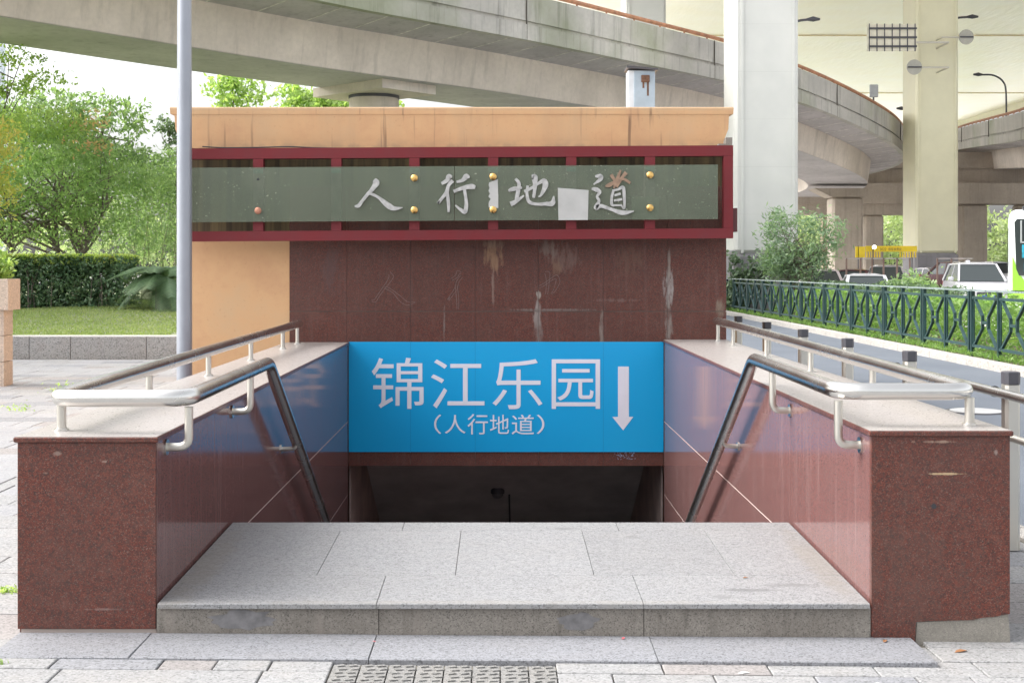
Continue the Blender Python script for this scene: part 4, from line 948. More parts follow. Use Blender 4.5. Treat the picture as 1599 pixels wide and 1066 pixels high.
tree('overhanging_tree', (-16.8, 38, .5), [(-14.2, 38, 7.8, .8, .6, .25), (-13.4, 38, 7.25, .9, .6, .25), (-14.3, 38, 6.95, 1.0, .6, .35), (-14.5, 38, 6.0, .5, .6, .5), (-14.9, 38, 8.4, .8, .6, .7), (-15.6, 38, 7.0, .8, .8, 1.4)], 3400, .14, MT['g_light'], 'pale leaved branches hanging in at the upper left edge', trunk_r=.05, clump=.24, limbs=22, per=9)
tree('ginkgo', (-11.8, 58, .5), [(-12.1, 58, 9.1, .9, .8, .9), (-11.0, 58, 9.4, .9, .8, .4), (-12.9, 58, 9.6, .6, .5, .4), (-11.9, 58, 7.6, 1.6, 1.2, 1.2), (-11.6, 58, 10.0, .6, .6, .5), (-12.4, 58, 10.0, .5, .5, .4)], 3200, .26, MT['g_light'], 'light green tree top showing just above the left of the orange roof', trunk_r=.14, clump=.4, limbs=14, per=9)
tree('plane_tree', (-8.3, 60, .5), [(-9.0, 60, 9.0, 1.3, 1, 1.0), (-7.2, 60, 8.9, 1.6, 1, .9), (-5.8, 60, 8.8, 1.2, 1, .8), (-9.8, 60, 9.7, .7, .7, .6), (-8.1, 60, 9.5, .7, .7, .5), (-7.0, 60, 7.4, 2.2, 1.2, 1.2)], 8000, .26, MT['g_light'], 'yellow green tree top beside the round bridge pier', trunk_r=.16, clump=.45, limbs=18, per=12)
# bamboo thicket
bt = thing('bamboo', (-9.6, 40, .45), 'clump of thin bamboo canes behind the sago palm', 'bamboo')
m = MB(); PP = []
for i in range(46):
    x, y = random.uniform(-12.5, -8.0), random.uniform(39, 41.5); h = random.uniform(2.6, 4.3); lx = random.uniform(-.5, .5)
    pts = [Vector((x + lx * (q / 6) ** 2, y, .4 + h * q / 6)) for q in range(7)]; m.tube(pts, [.014 - .0016 * q for q in range(7)], 5)
    for q in range(3, 7):
        for _ in range(16): PP.append(pts[q] + Vector((random.gauss(0, .22), random.gauss(0, .22), random.gauss(0, .2))))
m.build('canes', simple('cane', (.20, .22, .10), .6), bt); leaves('foliage', np.array([tuple(p_) for p_ in PP]), .2, MT['g_tree'], bt, .18, .8)
# treeline behind everything
tl = thing('treeline', (-15, 75, 0), 'distant belt of dense greenery behind the garden', 'trees'); tl['kind'] = 'stuff'
P, _ = blob_points([(x, 75 + random.uniform(-3, 3), 2.8 + random.uniform(-.9, .9), 3, 2, 2.4) for x in range(-48, 2, 4)] , 12000, .7); leaves('foliage', P, .36, MT['g_far'], tl)
tl = thing('treeline', (60, 190, 0), 'pale haze-tinted trees far beyond the viaduct piers', 'trees'); tl['kind'] = 'stuff'
P, _ = blob_points([(x, 190 + random.uniform(-6, 6), 5 + random.uniform(-1, 2.5), 6, 4, 6) for x in range(20, 130, 7)], 40000, 1.5); leaves('foliage', P, .75, MT['g_far'], tl)
bb = thing('office_building', (-41, 95, 0), 'pale blue high building sliver at the far left edge', 'building')
m = MB(); m.box(-52, PX(9, 110), 95, 110, 0, 40); m.build('wall', simple('pale_facade', (.62, .70, .76), .5), bb)
m = MB()
for k in range(12):
    for j in range(6): m.box(-51 + j * 2.3, -49.4 + j * 2.3, 94.94, 94.99, 2 + k * 3.1, 3.8 + k * 3.1)
m.build('windows', MT['cglass'], bb)

# ------------------------------------------------------------------ curved ramp
def catmull(pts, sub=6):
    out = []; n = len(pts); P = [Vector(p_) for p_ in pts]
    for i in range(n - 1):
        p0, p1, p2, p3 = P[max(i - 1, 0)], P[i], P[i + 1], P[min(i + 2, n - 1)]
        for k in range(sub):
            t = k / sub; out.append(.5 * ((2 * p1) + (p2 - p0) * t + (2 * p0 - 5 * p1 + 4 * p2 - p3) * t * t + (3 * p1 - p0 - 3 * p2 + p3) * t ** 3))
    out.append(P[-1]); return out
def sweep(name, path, prof, mat, parent, flip=1, closed=True, smooth=False, seams=None):
    """prof: (offset away from the outer edge, height) ; path: outer lower edge of the deck"""
    m = MB(); n = len(path); k = len(prof); vs = []
    for i, p_ in enumerate(path):
        d = path[min(i + 1, n - 1)] - path[max(i - 1, 0)]; d.z = 0; d.normalize(); nn = Vector((-d.y, d.x, 0)) * flip
        for (o_, h_) in prof: vs.append(p_ + nn * o_ + Vector((0, 0, h_)))
    fs = [(i * k + j, i * k + (j + 1) % k, (i + 1) * k + (j + 1) % k, (i + 1) * k + j) for i in range(n - 1) for j in range(k if closed else k - 1)]
    if closed: fs += [tuple(range(k)), tuple((n - 1) * k + j for j in range(k - 1, -1, -1))]
    m.add(vs, fs); return m.build(name, mat, parent, smooth)
MT['lime'] = simple('lime_streak', (.62, .60, .56), .8, 0, .4, 3)
def ramp_bridge(name, ctl, label, flip, root, hp=1.65, rails=True, rmat='pipe_rust'):
    t = thing(name, root, label, 'bridge'); path = catmull(ctl, 8)
    sweep('edge_beam', path, [(0, 0), (0, .555), (.30, .555), (.30, 0.0)], MT['conc_par'], t, flip)
    sweep('parapet', path, [(.14, .56), (.14, .70), (.06, .70), (.04, hp), (.28, hp), (.28, .56)], MT['conc_par'], t, flip)
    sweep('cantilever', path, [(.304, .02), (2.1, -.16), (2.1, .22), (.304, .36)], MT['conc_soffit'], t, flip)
    sweep('box_girder', path, [(2.104, -.17), (2.3, -1.55), (6.1, -1.55), (6.3, -.17), (6.3, .2), (2.104, .2)], MT['conc'], t, flip)
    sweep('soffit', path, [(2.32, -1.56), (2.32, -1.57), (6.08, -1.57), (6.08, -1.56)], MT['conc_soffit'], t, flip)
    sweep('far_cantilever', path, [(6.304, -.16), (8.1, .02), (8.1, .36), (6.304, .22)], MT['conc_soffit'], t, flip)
    sweep('far_parapet', path, [(8.104, 0), (8.4, 0), (8.4, hp), (8.104, hp)], MT['conc_par'], t, flip)
    sweep('deck_surface', path, [(.31, .37), (8.09, .37), (8.09, .40), (.31, .40)], MT['asphalt'], t, flip)
    # rows of joints under the cantilever
    L = 0; m = MB(); mr = MB(); mj = MB(); nxt = 0; nj = 0
    for i in range(len(path) - 1):
        a_, b_ = path[i], path[i + 1]; seg = (b_ - a_).length; d = (b_ - a_).normalized(); nn = Vector((-d.y, d.x, 0)).normalized() * flip
        while nxt < L + seg:
            q = a_ + d * (nxt - L); m = MB(); m.obox(q + nn * 1.2 + Vector((0, 0, -.075)), d * .025, nn * .88 + Vector((0, 0, -.088)), (0, 0, .008)); m.build('joint_strip', MT['lime'], t); nxt += 1.9
            mr.bar(q + nn * .165 + Vector((0, 0, hp)), q + nn * .165 + Vector((0, 0, hp + .14)), .07, .1)
        while nj < L + seg:
            q = a_ + d * (nj - L); mj.obox(q + nn * .02 + Vector((0, 0, hp / 2)), d * .008, nn * .03, (0, 0, hp / 2 + .002)); nj += 13
        L += seg
    mj.build('expansion_joint', MT['dirt'], t)
    if rails:
        rp = []
        for i, p_ in enumerate(path):
            d = path[min(i + 1, len(path) - 1)] - path[max(i - 1, 0)]; d.z = 0; d.normalize(); rp.append(p_ + Vector((-d.y, d.x, 0)) * flip * .165 + Vector((0, 0, hp + .17)))
        mr.tube(rp, .085, 10); mr.build('parapet_pipe', MT[rmat], t, False)
    return t, path
ctl = [(-34, 7.5, 10.1), (-26, 16.5, 10.0), (-16, 27.5, 9.9), (-5.9, 38.7, 9.75), (-2.0, 42.8, 9.75), (1.7, 46.8, 9.78), (6, 51.8, 9.8), (10.5, 57.3, 9.85), (15.0, 63, 9.65), (19.5, 69, 9.15), (23.6, 76, 8.75), (26.2, 83, 8.6), (27.2, 90, 8.5), (26.5, 98, 8.4), (23.5, 106, 8.3)]
rb, rpath = ramp_bridge('ramp_bridge', ctl, 'curved concrete ramp with rusty orange pipe sweeping over the building', 1, (-2, 42.8, 0))
ctl2 = [(24.5, 48, 8.1), (27, 58, 8.4), (30.2, 74, 9.0), (33, 87, 9.9), (35.8, 100, 10.8), (38.5, 114, 11.4)]
ramp_bridge('side_ramp', ctl2, 'second concrete ramp rising at the right edge behind the cream column', -1, (30, 74, 0))
# round pier behind the building
pr = thing('bridge_pier', (PX(584, 46.8), 46.8, 0), 'round concrete pier holding the ramp just above the orange roof', 'pier')
x = PX(584, 46.8); m = MB(); m.cyl((x, 46.8), .91, 0, 7.75, 36); m.build('shaft', MT['conc'], pr, True)
m = MB(); m.cyl((x, 46.8), .93, 7.75, 7.86, 36); m.build('bearing', MT['dgrey'], pr, True)
d = Vector((.68, .733, 0)); nn = Vector((-.733, .68, 0))
m = MB(); m.obox((x, 46.8, 8.03), d * 1.3, nn * 1.9, (0, 0, .165)); m.build('pier_cap', MT['conc'], pr)
# other piers of the ramp
for (px_, py_, lb) in ((22.6, 84, 'pier under the far bend of the curved ramp'),):
    pr = thing('ramp_pier', (px_, py_, 0), lb, 'pier'); m = MB(); m.cbox(px_ - 1, px_ + 1, py_ - .8, py_ + .8, -.2, 6.2, .15); m.build('shaft', MT['conc_far'], pr)
    m = MB(); m.add([(px_ + a_ * w_, py_ + b_ * .9, z_) for z_, w_ in ((6.2, 1.1), (6.75, 2.2)) for a_, b_ in ((-1, -1), (1, -1), (1, 1), (-1, 1))], [(3, 2, 1, 0), (4, 5, 6, 7), (0, 1, 5, 4), (1, 2, 6, 5), (2, 3, 7, 6), (3, 0, 4, 7)]); m.build('pier_cap', MT['conc_far'], pr)

# ------------------------------------------------------------------ low viaduct crossing behind, with piers and crossbeams
vd = thing('viaduct', (40, 100, 0), 'shaded concrete viaduct crossing behind the columns', 'viaduct')
m = MB(); m.box(15, 130, 98, 109, 7.9, 9.6); m.build('deck_girder', MT['conc_far'], vd)
m = MB(); m.box(15, 130, 97.7, 97.99, 9.2, 10.4); m.build('parapet', MT['conc_far'], vd)
m = MB(); m.box(20.5, 75, 95.2, 97.4, 6.35, 7.88); m.build('crossbeam', MT['conc_far'], vd)
m = MB(); m.box(20.5, 30.5, 95.6, 97.0, 5.55, 6.34); m.build('lower_beam', MT['conc_far'], vd)
for (a_, b_, lb) in ((1349, 1379, 1), (1422, 1436, 2), (1502, 1541, 3), (1590, 1625, 4)):
    x0, x1 = PX(a_, 96), PX(b_, 96); m = MB(); m.cbox(x0, x1, 95.8, 97.2, -.2, 5.54 if lb == 1 else 6.34, .12); m.build('pier', MT['conc_far'], vd)
m = MB(); m.bar((PX(1322, 110), 110, 2.2), (PX(1334, 110), 110, 6.2), .6, .5); m.box(PX(1285, 112), PX(1341, 112), 112, 113, 0, 6.0); m.build('rear_wall', simple('tan_wall', (.52, .42, .31), .8), vd)

# ------------------------------------------------------------------ high deck and its columns
hd_ = thing('elevated_deck', (20, 60, 22), 'high cream panelled underside of the elevated road', 'deck')
m = MB(); m.box(3.4, 64, 60, 182, 22, 23.6); m.build('deck_underside', MT['deck'], hd_)
for y in (112.5, 149.5): m = MB(); m.box(3.4, 64, y - .10, y + .10, 21.93, 21.999); m.build('panel_seam', MT['deck_seam'], hd_)
m = MB(); m.box(3.0, 3.38, 60, 182, 21.2, 24.4); m.box(64.02, 64.4, 60, 182, 21.2, 24.4); m.box(3.0, 64.4, 182.02, 182.4, 21.6, 24.4); m.build('edge_beam', MT['col_cream'], hd_)
def column(px0, px1, Y, mat, lab, base=2.3):
    w = (px1 - px0) * Y / FX; x0 = PX(px0, Y); x1 = x0 + w
    t = thing('viaduct_column', ((x0 + x1) / 2, Y + w / 2, 0), lab, 'column', 'columns of the elevated road')
    m = MB(); m.cbox(x0, x1, Y, Y + w, base, 21.99, .12)
    m.build('shaft', mat, t)
    m = MB(); m.box(x0 + w * .1, x0 + w * .14, Y - .04, Y - .001, base, 21.9); m.box(x1 - w * .1, x1 - w * .06, Y - .04, Y - .001, base, 21.9); m.build('corner_strip', mat, t)
    m = MB(); m.cbox(x0 - .02, x1 + .02, Y - .02, Y + w + .02, -.15, base - .002, .13); m.build('painted_base', MT['col_base'], t)
column(1147, 1247, 49, MT['col_white'], 'nearest tall white square column rising from the median', 2.16)
column(1430, 1497, 73, MT['col_cream'], 'cream square column standing among the parked cars', 2.45)
column(975, 1040, 75, MT['col_white'], 'white column showing only above the orange pipe of the ramp', 2.3)
column(1700, 1765, 74, MT['col_cream'], 'cream column just outside the right edge', 2.45) if False else None

# signs seen from behind, on arms of the cream column
def disc_sign(px, py, Y, r, lab):
    x, z = PX(px, Y), PZ(py, Y); t = thing('round_sign', (x, Y, z), lab, 'traffic sign', 'round traffic signs seen from behind')
    m = MB(); m.tube([(x, Y, z), (x, Y + .05, z)], r, 32); m.build('disc', simple('sign_back_grey', (.40, .39, .34), .5, .3), t)
    m = MB(); m.bar((x - r * .9, Y - .04, z), (x + r * .9, Y - .04, z), .07); m.build('stiffener', MT['dgrey'], t)
    m = MB(); m.tube([(x, Y + .1, z), (PX(1463, 73), Y + .1, z)], .05, 8); m.tube([(PX(1463, 73), Y + .1, z), (PX(1463, 73), 73.1, z)], .05, 8); m.build('arm', MT['steel_dull'], t)
disc_sign(1509, 58, 72, .42, 'grey round sign back right of the cream column'); disc_sign(1428, 105, 71, .42, 'grey round sign back half hidden by the cream column')
bsn = thing('gantry_sign', (PX(1392, 71), 71, PZ(60, 71)), 'rectangular pale sign back with dark grid bars under the deck', 'traffic sign')
x0, x1, z0, z1 = PX(1354, 71), PX(1431, 71), PZ(80, 71), PZ(38, 71)
m = MB(); m.box(x0, x1, 71, 71.05, z0, z1); m.build('board', simple('board_back', (.72, .68, .55), .5), bsn)
m = MB()
for i in range(3): z = z1 - (i + .5) * (z1 - z0) / 3 ; m.box(x0 + .08, x1, 70.9, 70.96, z - .05, z + .05)
for i in range(7): x = x0 + .12 + i * (x1 - x0 - .2) / 6.0; m.box(x - .025, x + .025, 70.965, 70.998, z0 - .02, z1 + .02)
m.build('grid_bars', MT['dgrey'], bsn)
m = MB(); m.tube([(x0 + .3, 71.12, z0 + .5), (PX(1463, 73), 71.12, z0 + .5), (PX(1463, 73), 73.1, z0 + .5)], .06, 8); m.build('arm', MT['steel_dull'], bsn)
sb = thing('roadside_sign', (PX(1365, 73), 73, 9), 'small grey box sign on a short post on the ramp parapet', 'traffic sign')
m = MB(); x, z = PX(1365, 72), PZ(142, 72); m.cbox(x - .24, x + .24, 72, 72.1, z - .36, z + .36, .03); m.build('box', simple('sign_box', (.33, .34, .34), .5), sb)
m = MB(); m.tube([(x, 72.12, z - 1.0), (x, 72.12, z + .1)], .05, 8); m.build('post', MT['dgrey'], sb)

def street_lamp(px, pyb, Y, ptip, lab):
    x, zb = PX(px, Y), PZ(pyb, Y); xt, zt = PX(ptip[0], Y), PZ(ptip[1], Y); t = thing('street_lamp', (x, Y, zb - 2), lab, 'street lamp', 'street lamps on the ramps')
    h = zt - zb; m = MB(); m.tube(catmull([(x, Y, zb - 2), (x, Y, zb + h * .45), (x - (x - xt) * .12, Y, zb + h * .8), (x - (x - xt) * .5, Y, zt - .05), (xt, Y, zt)], 5), .065, 8); m.build('arm', MT['dgrey'], t, True)
    m = MB(); sgn = -1 if xt < x else 1; m.tube([(xt - sgn * .1, Y, zt), (xt + sgn * .25, Y, zt + .03), (xt + sgn * .6, Y, zt + .02)], [.06, .14, .06], 10); m.build('lamp_head', MT['dgrey'], t, True)
street_lamp(1571, 172, 92, (1533, 117), 'arched street lamp on the right ramp against the cream deck')
street_lamp(1434, 180, 92, (1413, 170), 'small street lamp left of the cream column'); street_lamp(1236, 60, 66, (1262, 31), 'street lamp arm poking out right of the white column')
street_lamp(1480, 60, 78, (1512, 27), 'street lamp arm poking out right of the cream column')

# ------------------------------------------------------------------ vehicles
def car(loc, rz, paint, label, h=1.5, L=4.5, W=1.8, suv=False, group='cars parked under the elevated road', rack=False):
    t = thing('suv' if suv else 'parked_car', (0, 0, 0), label, 'car', group)
    hb = h * (.60 if suv else .60); hw = W / 2
    # stations: y (front = -L/2), z low, z belt, half width
    st = [(-L / 2, .42, hb * .62, hw * .72), (-L / 2 + .12, .27, hb * .76, hw * .90), (-L / 2 + .45, .22, hb * .86, hw * .98), (-L / 2 + 1.25, .22, hb * .97, hw), (0, .22, hb, hw), (L / 2 - .9, .22, hb * 1.0, hw), (L / 2 - .35, .24, hb * .98, hw * .98), (L / 2 - .06, .30, hb * .90, hw * .92), (L / 2, .42, hb * .8, hw * .8)]
    m = MB(); vs = []; k = 10
    for (y, z0, z1, w) in st:
        zm = z0 + (z1 - z0) * .62
        vs += [(-w * .86, y, z0), (-w, y, z0 + .14), (-w, y, zm), (-w * .95, y, z1 - .04), (-w * .8, y, z1), (w * .8, y, z1), (w * .95, y, z1 - .04), (w, y, zm), (w, y, z0 + .14), (w * .86, y, z0)]
    fs = [(i * k + j, i * k + (j + 1) % k, (i + 1) * k + (j + 1) % k, (i + 1) * k + j) for i in range(len(st) - 1) for j in range(k)] + [tuple(range(k - 1, -1, -1)), tuple((len(st) - 1) * k + j for j in range(k))]
    m.add(vs, fs); body = m.build('body', paint, t, True)
    y0, y1, y2, y3 = (-L / 2 + 1.15, -L / 2 + 2.05, L / 2 - .75, L / 2 - .18) if suv else (-L / 2 + 1.15, -L / 2 + 1.95, L / 2 - 1.5, L / 2 - .75)
    zb, zr = hb - .02, h - .05; wb, wt = hw * .88, hw * .70
    m = MB(); vs = [(-wb, y0, zb), (wb, y0, zb), (wb, y3, zb), (-wb, y3, zb), (-wt, y1, zr), (wt, y1, zr), (wt, y2, zr), (-wt, y2, zr)]
    m.add(vs, [(0, 1, 5, 4), (1, 2, 6, 5), (2, 3, 7, 6), (3, 0, 4, 7), (4, 5, 6, 7)]); m.build('windows', MT['cglass'], t)
    m = MB(); rr = [(y1 - .05, .0), (y1 + .25, .045), ((y1 + y2) / 2, .06), (y2 - .2, .045), (y2 + .05, 0)]; vs = []
    for y, dz in rr: vs += [(-wt - .02, y, zr - .01), (-wt - .01, y, zr + .02 + dz * .4), (-wt * .6, y, zr + .03 + dz), (wt * .6, y, zr + .03 + dz), (wt + .01, y, zr + .02 + dz * .4), (wt + .02, y, zr - .01)]
    m.add(vs, [(i * 6 + j, i * 6 + (j + 1) % 6, (i + 1) * 6 + (j + 1) % 6, (i + 1) * 6 + j) for i in range(4) for j in range(6)] + [(5, 4, 3, 2, 1, 0), tuple(24 + j for j in range(6))]); m.build('roof', paint, t, True)
    m = MB()
    for s_ in (-1, 1):
        m.bar((s_ * wb, y0, zb), (s_ * wt, y1, zr), .07, .06); m.bar((s_ * wb, y3, zb), (s_ * wt, y2, zr), .11, .08); ym = (y1 + y2) / 2 - .1; m.bar((s_ * wb * 1.0, ym, zb), (s_ * wt, ym, zr), .07, .03)
    m.build('pillar', paint, t)
    for s_ in (-1, 1):
        m = MB(); m.cbox(s_ * (hw + .10) - .10, s_ * (hw + .10) + .10, y0 + .35, y0 + .47, zb + .02, zb + .16, .03); m.build('mirror', paint, t)
        m = MB(); m.obox((s_ * hw * .70, -L / 2 + .10, hb * .68), (.17, .06 * s_, 0), (0, .06, .01), (0, 0, .075)); m.build('headlight', MT['lens'], t)
        m = MB(); m.obox((s_ * hw * .80, L / 2 - .06, hb * .82), (.10, -.03 * s_, 0), (0, .06, 0), (0, 0, .13)); m.build('tail_light', MT['tail'], t)
        for yy in (-L / 2 + .85, L / 2 - .85):
            m = MB(); m.tube([(s_ * (hw - .2), yy, .33), (s_ * (hw + .01), yy, .33)], .33, 24); w_ = m.build('wheel', MT['tyre'], t, True)
            m = MB(); m.tube([(s_ * (hw + .011), yy, .33), (s_ * (hw + .02), yy, .33)], .21, 16); m.build('rim', MT['rim'], w_)
    m = MB(); m.cbox(-hw * .42, hw * .42, -L / 2 - .02, -L / 2 + .06, hb * .40, hb * .60, .02); m.build('grille', MT['dgrey'], t)
    m = MB(); m.cbox(-.22, .22, -L / 2 - .035, -L / 2 - .022, .36, .48, .004); m.cbox(-.22, .22, L / 2 + .002, L / 2 + .012, .55, .67, .004); m.build('number_plate', simple('plate_blue', (.03, .08, .4), .4), t)
    if rack:
        for s_ in (-1, 1):
            m = MB(); m.tube(round_path([(s_ * wt * .9, y1 + .2, zr + .03), (s_ * wt * .9, y1 + .3, zr + .10), (s_ * wt * .9, y2 - .2, zr + .10), (s_ * wt * .9, y2 - .05, zr + .03)], .08), .02, 8); m.build('roof_rail', MT['steel_dull'], t)
        m = MB(); m.cbox(-.35, -.20, y1 + .3, y1 + .6, zr + .05, zr + .16, .03); m.build('roof_fin', paint, t)
    t.location = loc; t.rotation_euler = (0, 0, rz); return t
# PX at chosen depths
car((PX(1524, 49), 49, .12), R(-10), MT['car_white'], 'white sports utility car with roof rails facing the camera beside the bus', 1.66, 4.7, 1.9, True, None, True)
car((PX(1374, 46), 48, -.1), R(170), MT['car_white'], 'white car with its dark rear window just above the hedge', 1.45)
car((PX(1405, 58), 60, .15), R(-14), MT['car_silver'], 'silver hatchback with red tail lights in front of the yellow banner', 1.55)
cc_ = car((PX(1352, 62), 64, .1), R(158), MT['car_maroon'], 'dark maroon car behind the white car', 1.4)
car((PX(1300, 60), 62, .05), R(172), MT['car_pink'], 'pale pinkish car half hidden by the oleander', 1.45)
car((PX(1518, 66), 68, .35), R(20), MT['car_maroon'], 'dark maroon car roof behind the white sports utility car', 1.55)
car((PX(1478, 70), 72, .1), R(20), MT['car_silver'], 'silver car beside the foot of the cream column', 1.5)
car((PX(1575, 76), 78, .35), R(20), MT['car_white'], 'white car roof far behind the dark maroon car', 1.6)
# bus
bu = thing('city_bus', (0, 0, 0), 'white and lime green city bus at the right edge', 'bus')
BL, BW, BH = 10.5, 2.5, 3.15
def rounded(w, z0, z1, r, n=5):
    pts = []
    for (cx, cz, a0) in ((w - r, z1 - r, 0), (-w + r, z1 - r, 90)):
        for k in range(n + 1): a_ = R(a0 + 90 * k / n); pts.append((cx + r * math.cos(a_), cz + r * math.sin(a_)))
    return [(w, z0)] + pts + [(-w, z0)]
def bring(z0, z1, mat, name, ins=0, r=.22):
    m = MB(); vs = []; K = None
    for y, k_ in ((0, .10), (.05, .03), (.18, 0), (BL - .15, 0), (BL, .06)):
        pr_ = rounded(BW / 2 - k_ - ins, z0 + (k_ if z0 > 2 else 0) * 0, z1 - k_ * .6, r); K = len(pr_); vs += [(u, y, v) for u, v in pr_]
    m.add(vs, [(i * K + j, i * K + (j + 1) % K, (i + 1) * K + (j + 1) % K, (i + 1) * K + j) for i in range(4) for j in range(K)] + [tuple(range(K - 1, -1, -1)), tuple(4 * K + j for j in range(K))]); return m.build(name, mat, bu, True)
bring(.30, 1.06, MT['bus_green'], 'lower_body', 0, .02); bring(1.063, BH, MT['bus_white'], 'upper_body')
m = MB(); # green sweep rising at the front corner
m.prism([(-1.16, 1.065), (-.60, 1.065), (-.80, 1.22), (-1.0, 1.5), (-1.16, 1.95)], lambda u, v, d: (u, d, v), -.012, .02); m.build('green_swoosh', MT['bus_green'], bu)
m = MB(); m.prism([(-1.07, 1.62), (-1.0, 1.45), (1.0, 1.45), (1.1, 1.6), (1.1, 2.80), (1.0, 2.9), (-1.05, 2.9), (-1.11, 2.82)], lambda u, v, d: (u, d, v), -.03, .03); m.build('windscreen', MT['cglass'], bu)
m = MB(); m.cbox(-.97, .9, -.055, -.032, 2.28, 2.32, .005); m.cbox(-.97, -.93, -.055, -.032, 2.28, 2.86, .005); m.build('window_frame', simple('grey_frame', (.35, .37, .37), .4), bu)
m = MB(); m.cbox(-.93, -.35, -.052, -.033, 1.9, 2.24, .005); m.cbox(-.88, -.5, -.052, -.033, 1.55, 1.78, .005); m.build('curtain', MT['curtain'], bu)
m = MB(); m.cbox(-.78, -.2, -.058, -.034, 1.82, 1.85, .003); m.build('dashboard_strip', MT['bus_white'], bu)
for s_ in (-1, 1):
    m = MB(); m.cbox(s_ * 1.0 - .15, s_ * 1.0 + .15, -.03, .02, .55, .75, .02); m.build('headlight', MT['lens'], bu)
    m = MB()
    for i in range(6): m.cbox(s_ * (BW / 2 + .004) - .012, s_ * (BW / 2 + .004) + .012, .9 + i * 1.6, 2.3 + i * 1.6, 1.5, 2.7, .01)
    m.build('side_window', MT['cglass'], bu)
    for yy in (2.4, 8.0):
        m = MB(); m.tube([(s_ * (BW / 2 - .3), yy, .48), (s_ * (BW / 2 + .01), yy, .48)], .48, 24); m.build('wheel', MT['tyre'], bu, True)
m = MB(); m.cbox(-.8, .8, 1.2, 2.8, BH - .02, BH + .2, .05); m.tube(round_path([(-.9, .12, BH - .05), (-.9, -.1, BH + .06), (-.6, -.12, BH + .06), (-.6, .12, BH - .05)], .05), .025, 8); m.build('roof_unit', MT['dgrey'], bu)
ang = -21.5; bu.location = (13.1 + 1.25 * math.cos(R(ang)), 33 + 1.25 * math.sin(R(ang)), -.05); bu.rotation_euler = (0, 0, R(ang))
# yellow banner and railing by the parked cars
yb_ = thing('yellow_banner', (PX(1390, 66), 66, 0), 'yellow board with dark lettering behind the parked cars', 'sign')
Yb = 66; m = MB(); m.box(PX(1352, Yb), PX(1432, Yb), Yb, Yb + .08, PZ(393, Yb), PZ(384, Yb)); m.box(PX(1336, Yb), PX(1351, Yb), Yb, Yb + .08, PZ(402, Yb), PZ(385, Yb)); m.build('board', MT['yellow'], yb_)
m = MB()
for i in range(20):
    x = PX(1353 + i * 4, Yb)
    if not 6 <= i <= 12: m.box(x, x + .06, Yb, Yb + .06, PZ(402, Yb), PZ(393.2, Yb))
m.build('slats', MT['yellow'], yb_)
put_text('3022', PX(1374, Yb), PX(1384, Yb), PZ(391.5, Yb), PZ(387, Yb), Yb - .001, simple('dark_ink', (.10, .05, .01), .7), yb_)
put_text('停车收费处', PX(1387, Yb), PX(1408, Yb), PZ(391.5, Yb), PZ(386.8, Yb), Yb - .001, MT['rusty'], yb_)
m = MB(); m.box(PX(1340, Yb), PX(1341, Yb), Yb, Yb + .1, -.1, PZ(384, Yb)); m.box(PX(1425, Yb), PX(1426, Yb), Yb + .1, Yb + .2, -.1, PZ(384, Yb)); m.build('post', MT['dgrey'], yb_)
bulb = thing('flood_lamp', (PX(1365, 65.6), 65.6, PZ(386, 65.6)), 'small bright lamp glowing in front of the yellow board', 'lamp')
m = MB(); x, z = PX(1365, 65.6), PZ(386, 65.6); m.tube([(x, 65.6, z), (x, 65.55, z)], .09, 16); a = M('lamp_glow'); a.base((1, 1, 1)).set(Emission_Strength=9.0); a.b.inputs['Emission Color'].default_value = (1, 1, .95, 1); m.build('lens', a.m, bulb)
m = MB(); m.tube([(x, 65.61, z), (x, 65.85, z)], [.1, .06], 12); m.bar((x, 65.8, z), (x, 65.8, z - 1.5), .05); m.build('housing', MT['dgrey'], bulb)
MT['brown_steel'] = simple('brown_steel', (.22, .14, .11), .5)
rg = thing('parking_railing', (PX(1390, 52), 52, 0), 'thin brown railing between the hedge and the parked cars', 'railing')
m = MB(); Yr = 53.5
for px_ in (1322, 1344, 1362, 1380, 1401, 1421, 1464, 1486): 
    x = PX(px_, Yr); m = MB(); m.box(x - .03, x + .03, Yr, Yr + .06, -.12, PZ(403, Yr)); m.build('post', MT['brown_steel'], rg)
m = MB(); m.box(PX(1320, Yr), PX(1423, Yr), Yr, Yr + .05, PZ(404.5, Yr), PZ(402.8, Yr)); m.box(PX(1463, Yr), PX(1520, Yr), Yr, Yr + .05, PZ(404.5, Yr), PZ(402.8, Yr)); m.build('top_rail', simple('pale_steel', (.45, .4, .38), .5), rg)

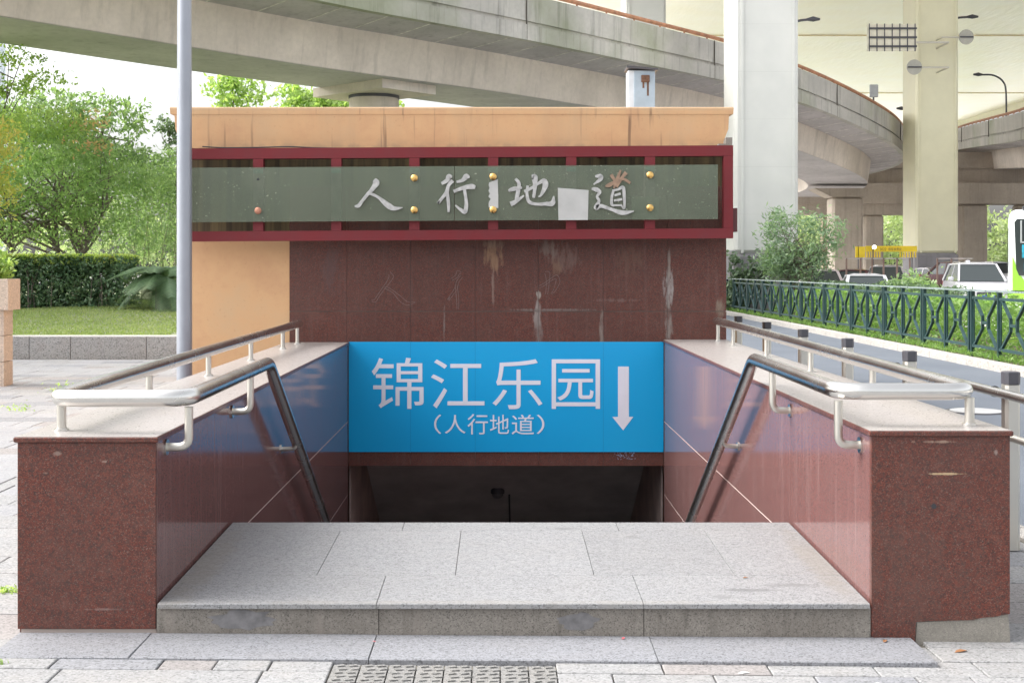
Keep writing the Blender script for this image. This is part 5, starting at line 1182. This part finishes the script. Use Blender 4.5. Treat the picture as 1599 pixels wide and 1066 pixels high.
# ------------------------------------------------------------------ small things on the ground
def dry_leaf(x, y, z, s, rz, mat, label, ty=0):
    m = MB(); c_, n_ = math.cos(rz), math.sin(rz)
    pr_ = [(-1, 0, .0), (-.5, .32, .12), (.1, .38, .2), (.6, .2, .12), (1, 0, .02), (.6, -.2, .1), (.1, -.36, .16), (-.5, -.3, .1)]
    vs = [(x, y, z + .002)] + [(x + s * (u * c_ - v * n_), y + s * (u * n_ + v * c_), z + .002 + s * w) for u, v, w in pr_]
    m.add(vs, [(0, i + 1, (i + 1) % 8 + 1) for i in range(8)]); return tag(m.build('fallen_leaf' if ty == 0 else 'paper_scrap', mat, origin=(x, y, z)), label, 'leaf' if ty == 0 else 'litter')
br = simple('dry_leaf_brown', (.30, .14, .06), .7); wt_ = simple('litter_white', (.75, .75, .73), .7); pk = simple('petal_pink', (.6, .14, .16), .6)
dry_leaf(1.95, 5.42, gz(1.95), .035, .4, br, 'curled brown leaf by the cement patch of the right parapet')
dry_leaf(1.65, 5.49, .0, .022, 1.0, br, 'small brown leaf on the step at the foot of the right parapet')
dry_leaf(1.14, 5.95, lz(5.95), .016, .5, br, 'tiny brown leaf on the right side of the landing')
dry_leaf(-.54, 5.45, .008, .016, .2, pk, 'small red petal at the joint in the lower step')
dry_leaf(.53, 5.51, .006, .017, 1.2, pk, 'pink petal against the riser in the middle of the lower step')
dry_leaf(.97, 5.10, gz(.97), .026, .2, wt_, 'crumpled white paper scrap on the paving below the step', 1)
dry_leaf(1.47, 4.98, gz(1.47), .02, -.8, wt_, 'thin white scrap near the bottom right of the paving', 1)
def weeds(x, y, z, n, r, label):
    P = np.stack([x + RNG.normal(size=n) * r, y + RNG.normal(size=n) * r * .6, z + np.abs(RNG.normal(size=n)) * r * .35], 1); tag(leaves('weed', P, .03 + r * .15, MT['g_light'], None, .3, -.6, origin=(x, y, z)), label, 'weed')
weeds(-2.02, 5.13, gz(-2), 40, .018, 'small weed at the left end of the granite step'); weeds(-2.42, 6.25, gz(-2.5), 60, .035, 'weed tuft beside the left parapet')
weeds(PX(65, 15.6), 16.4, .02, 90, .13, 'weeds in the paving right of the stone planter'); weeds(PX(15, 14), 14.2, .02, 60, .1, 'sparse weeds in the paving in front of the stone planter')
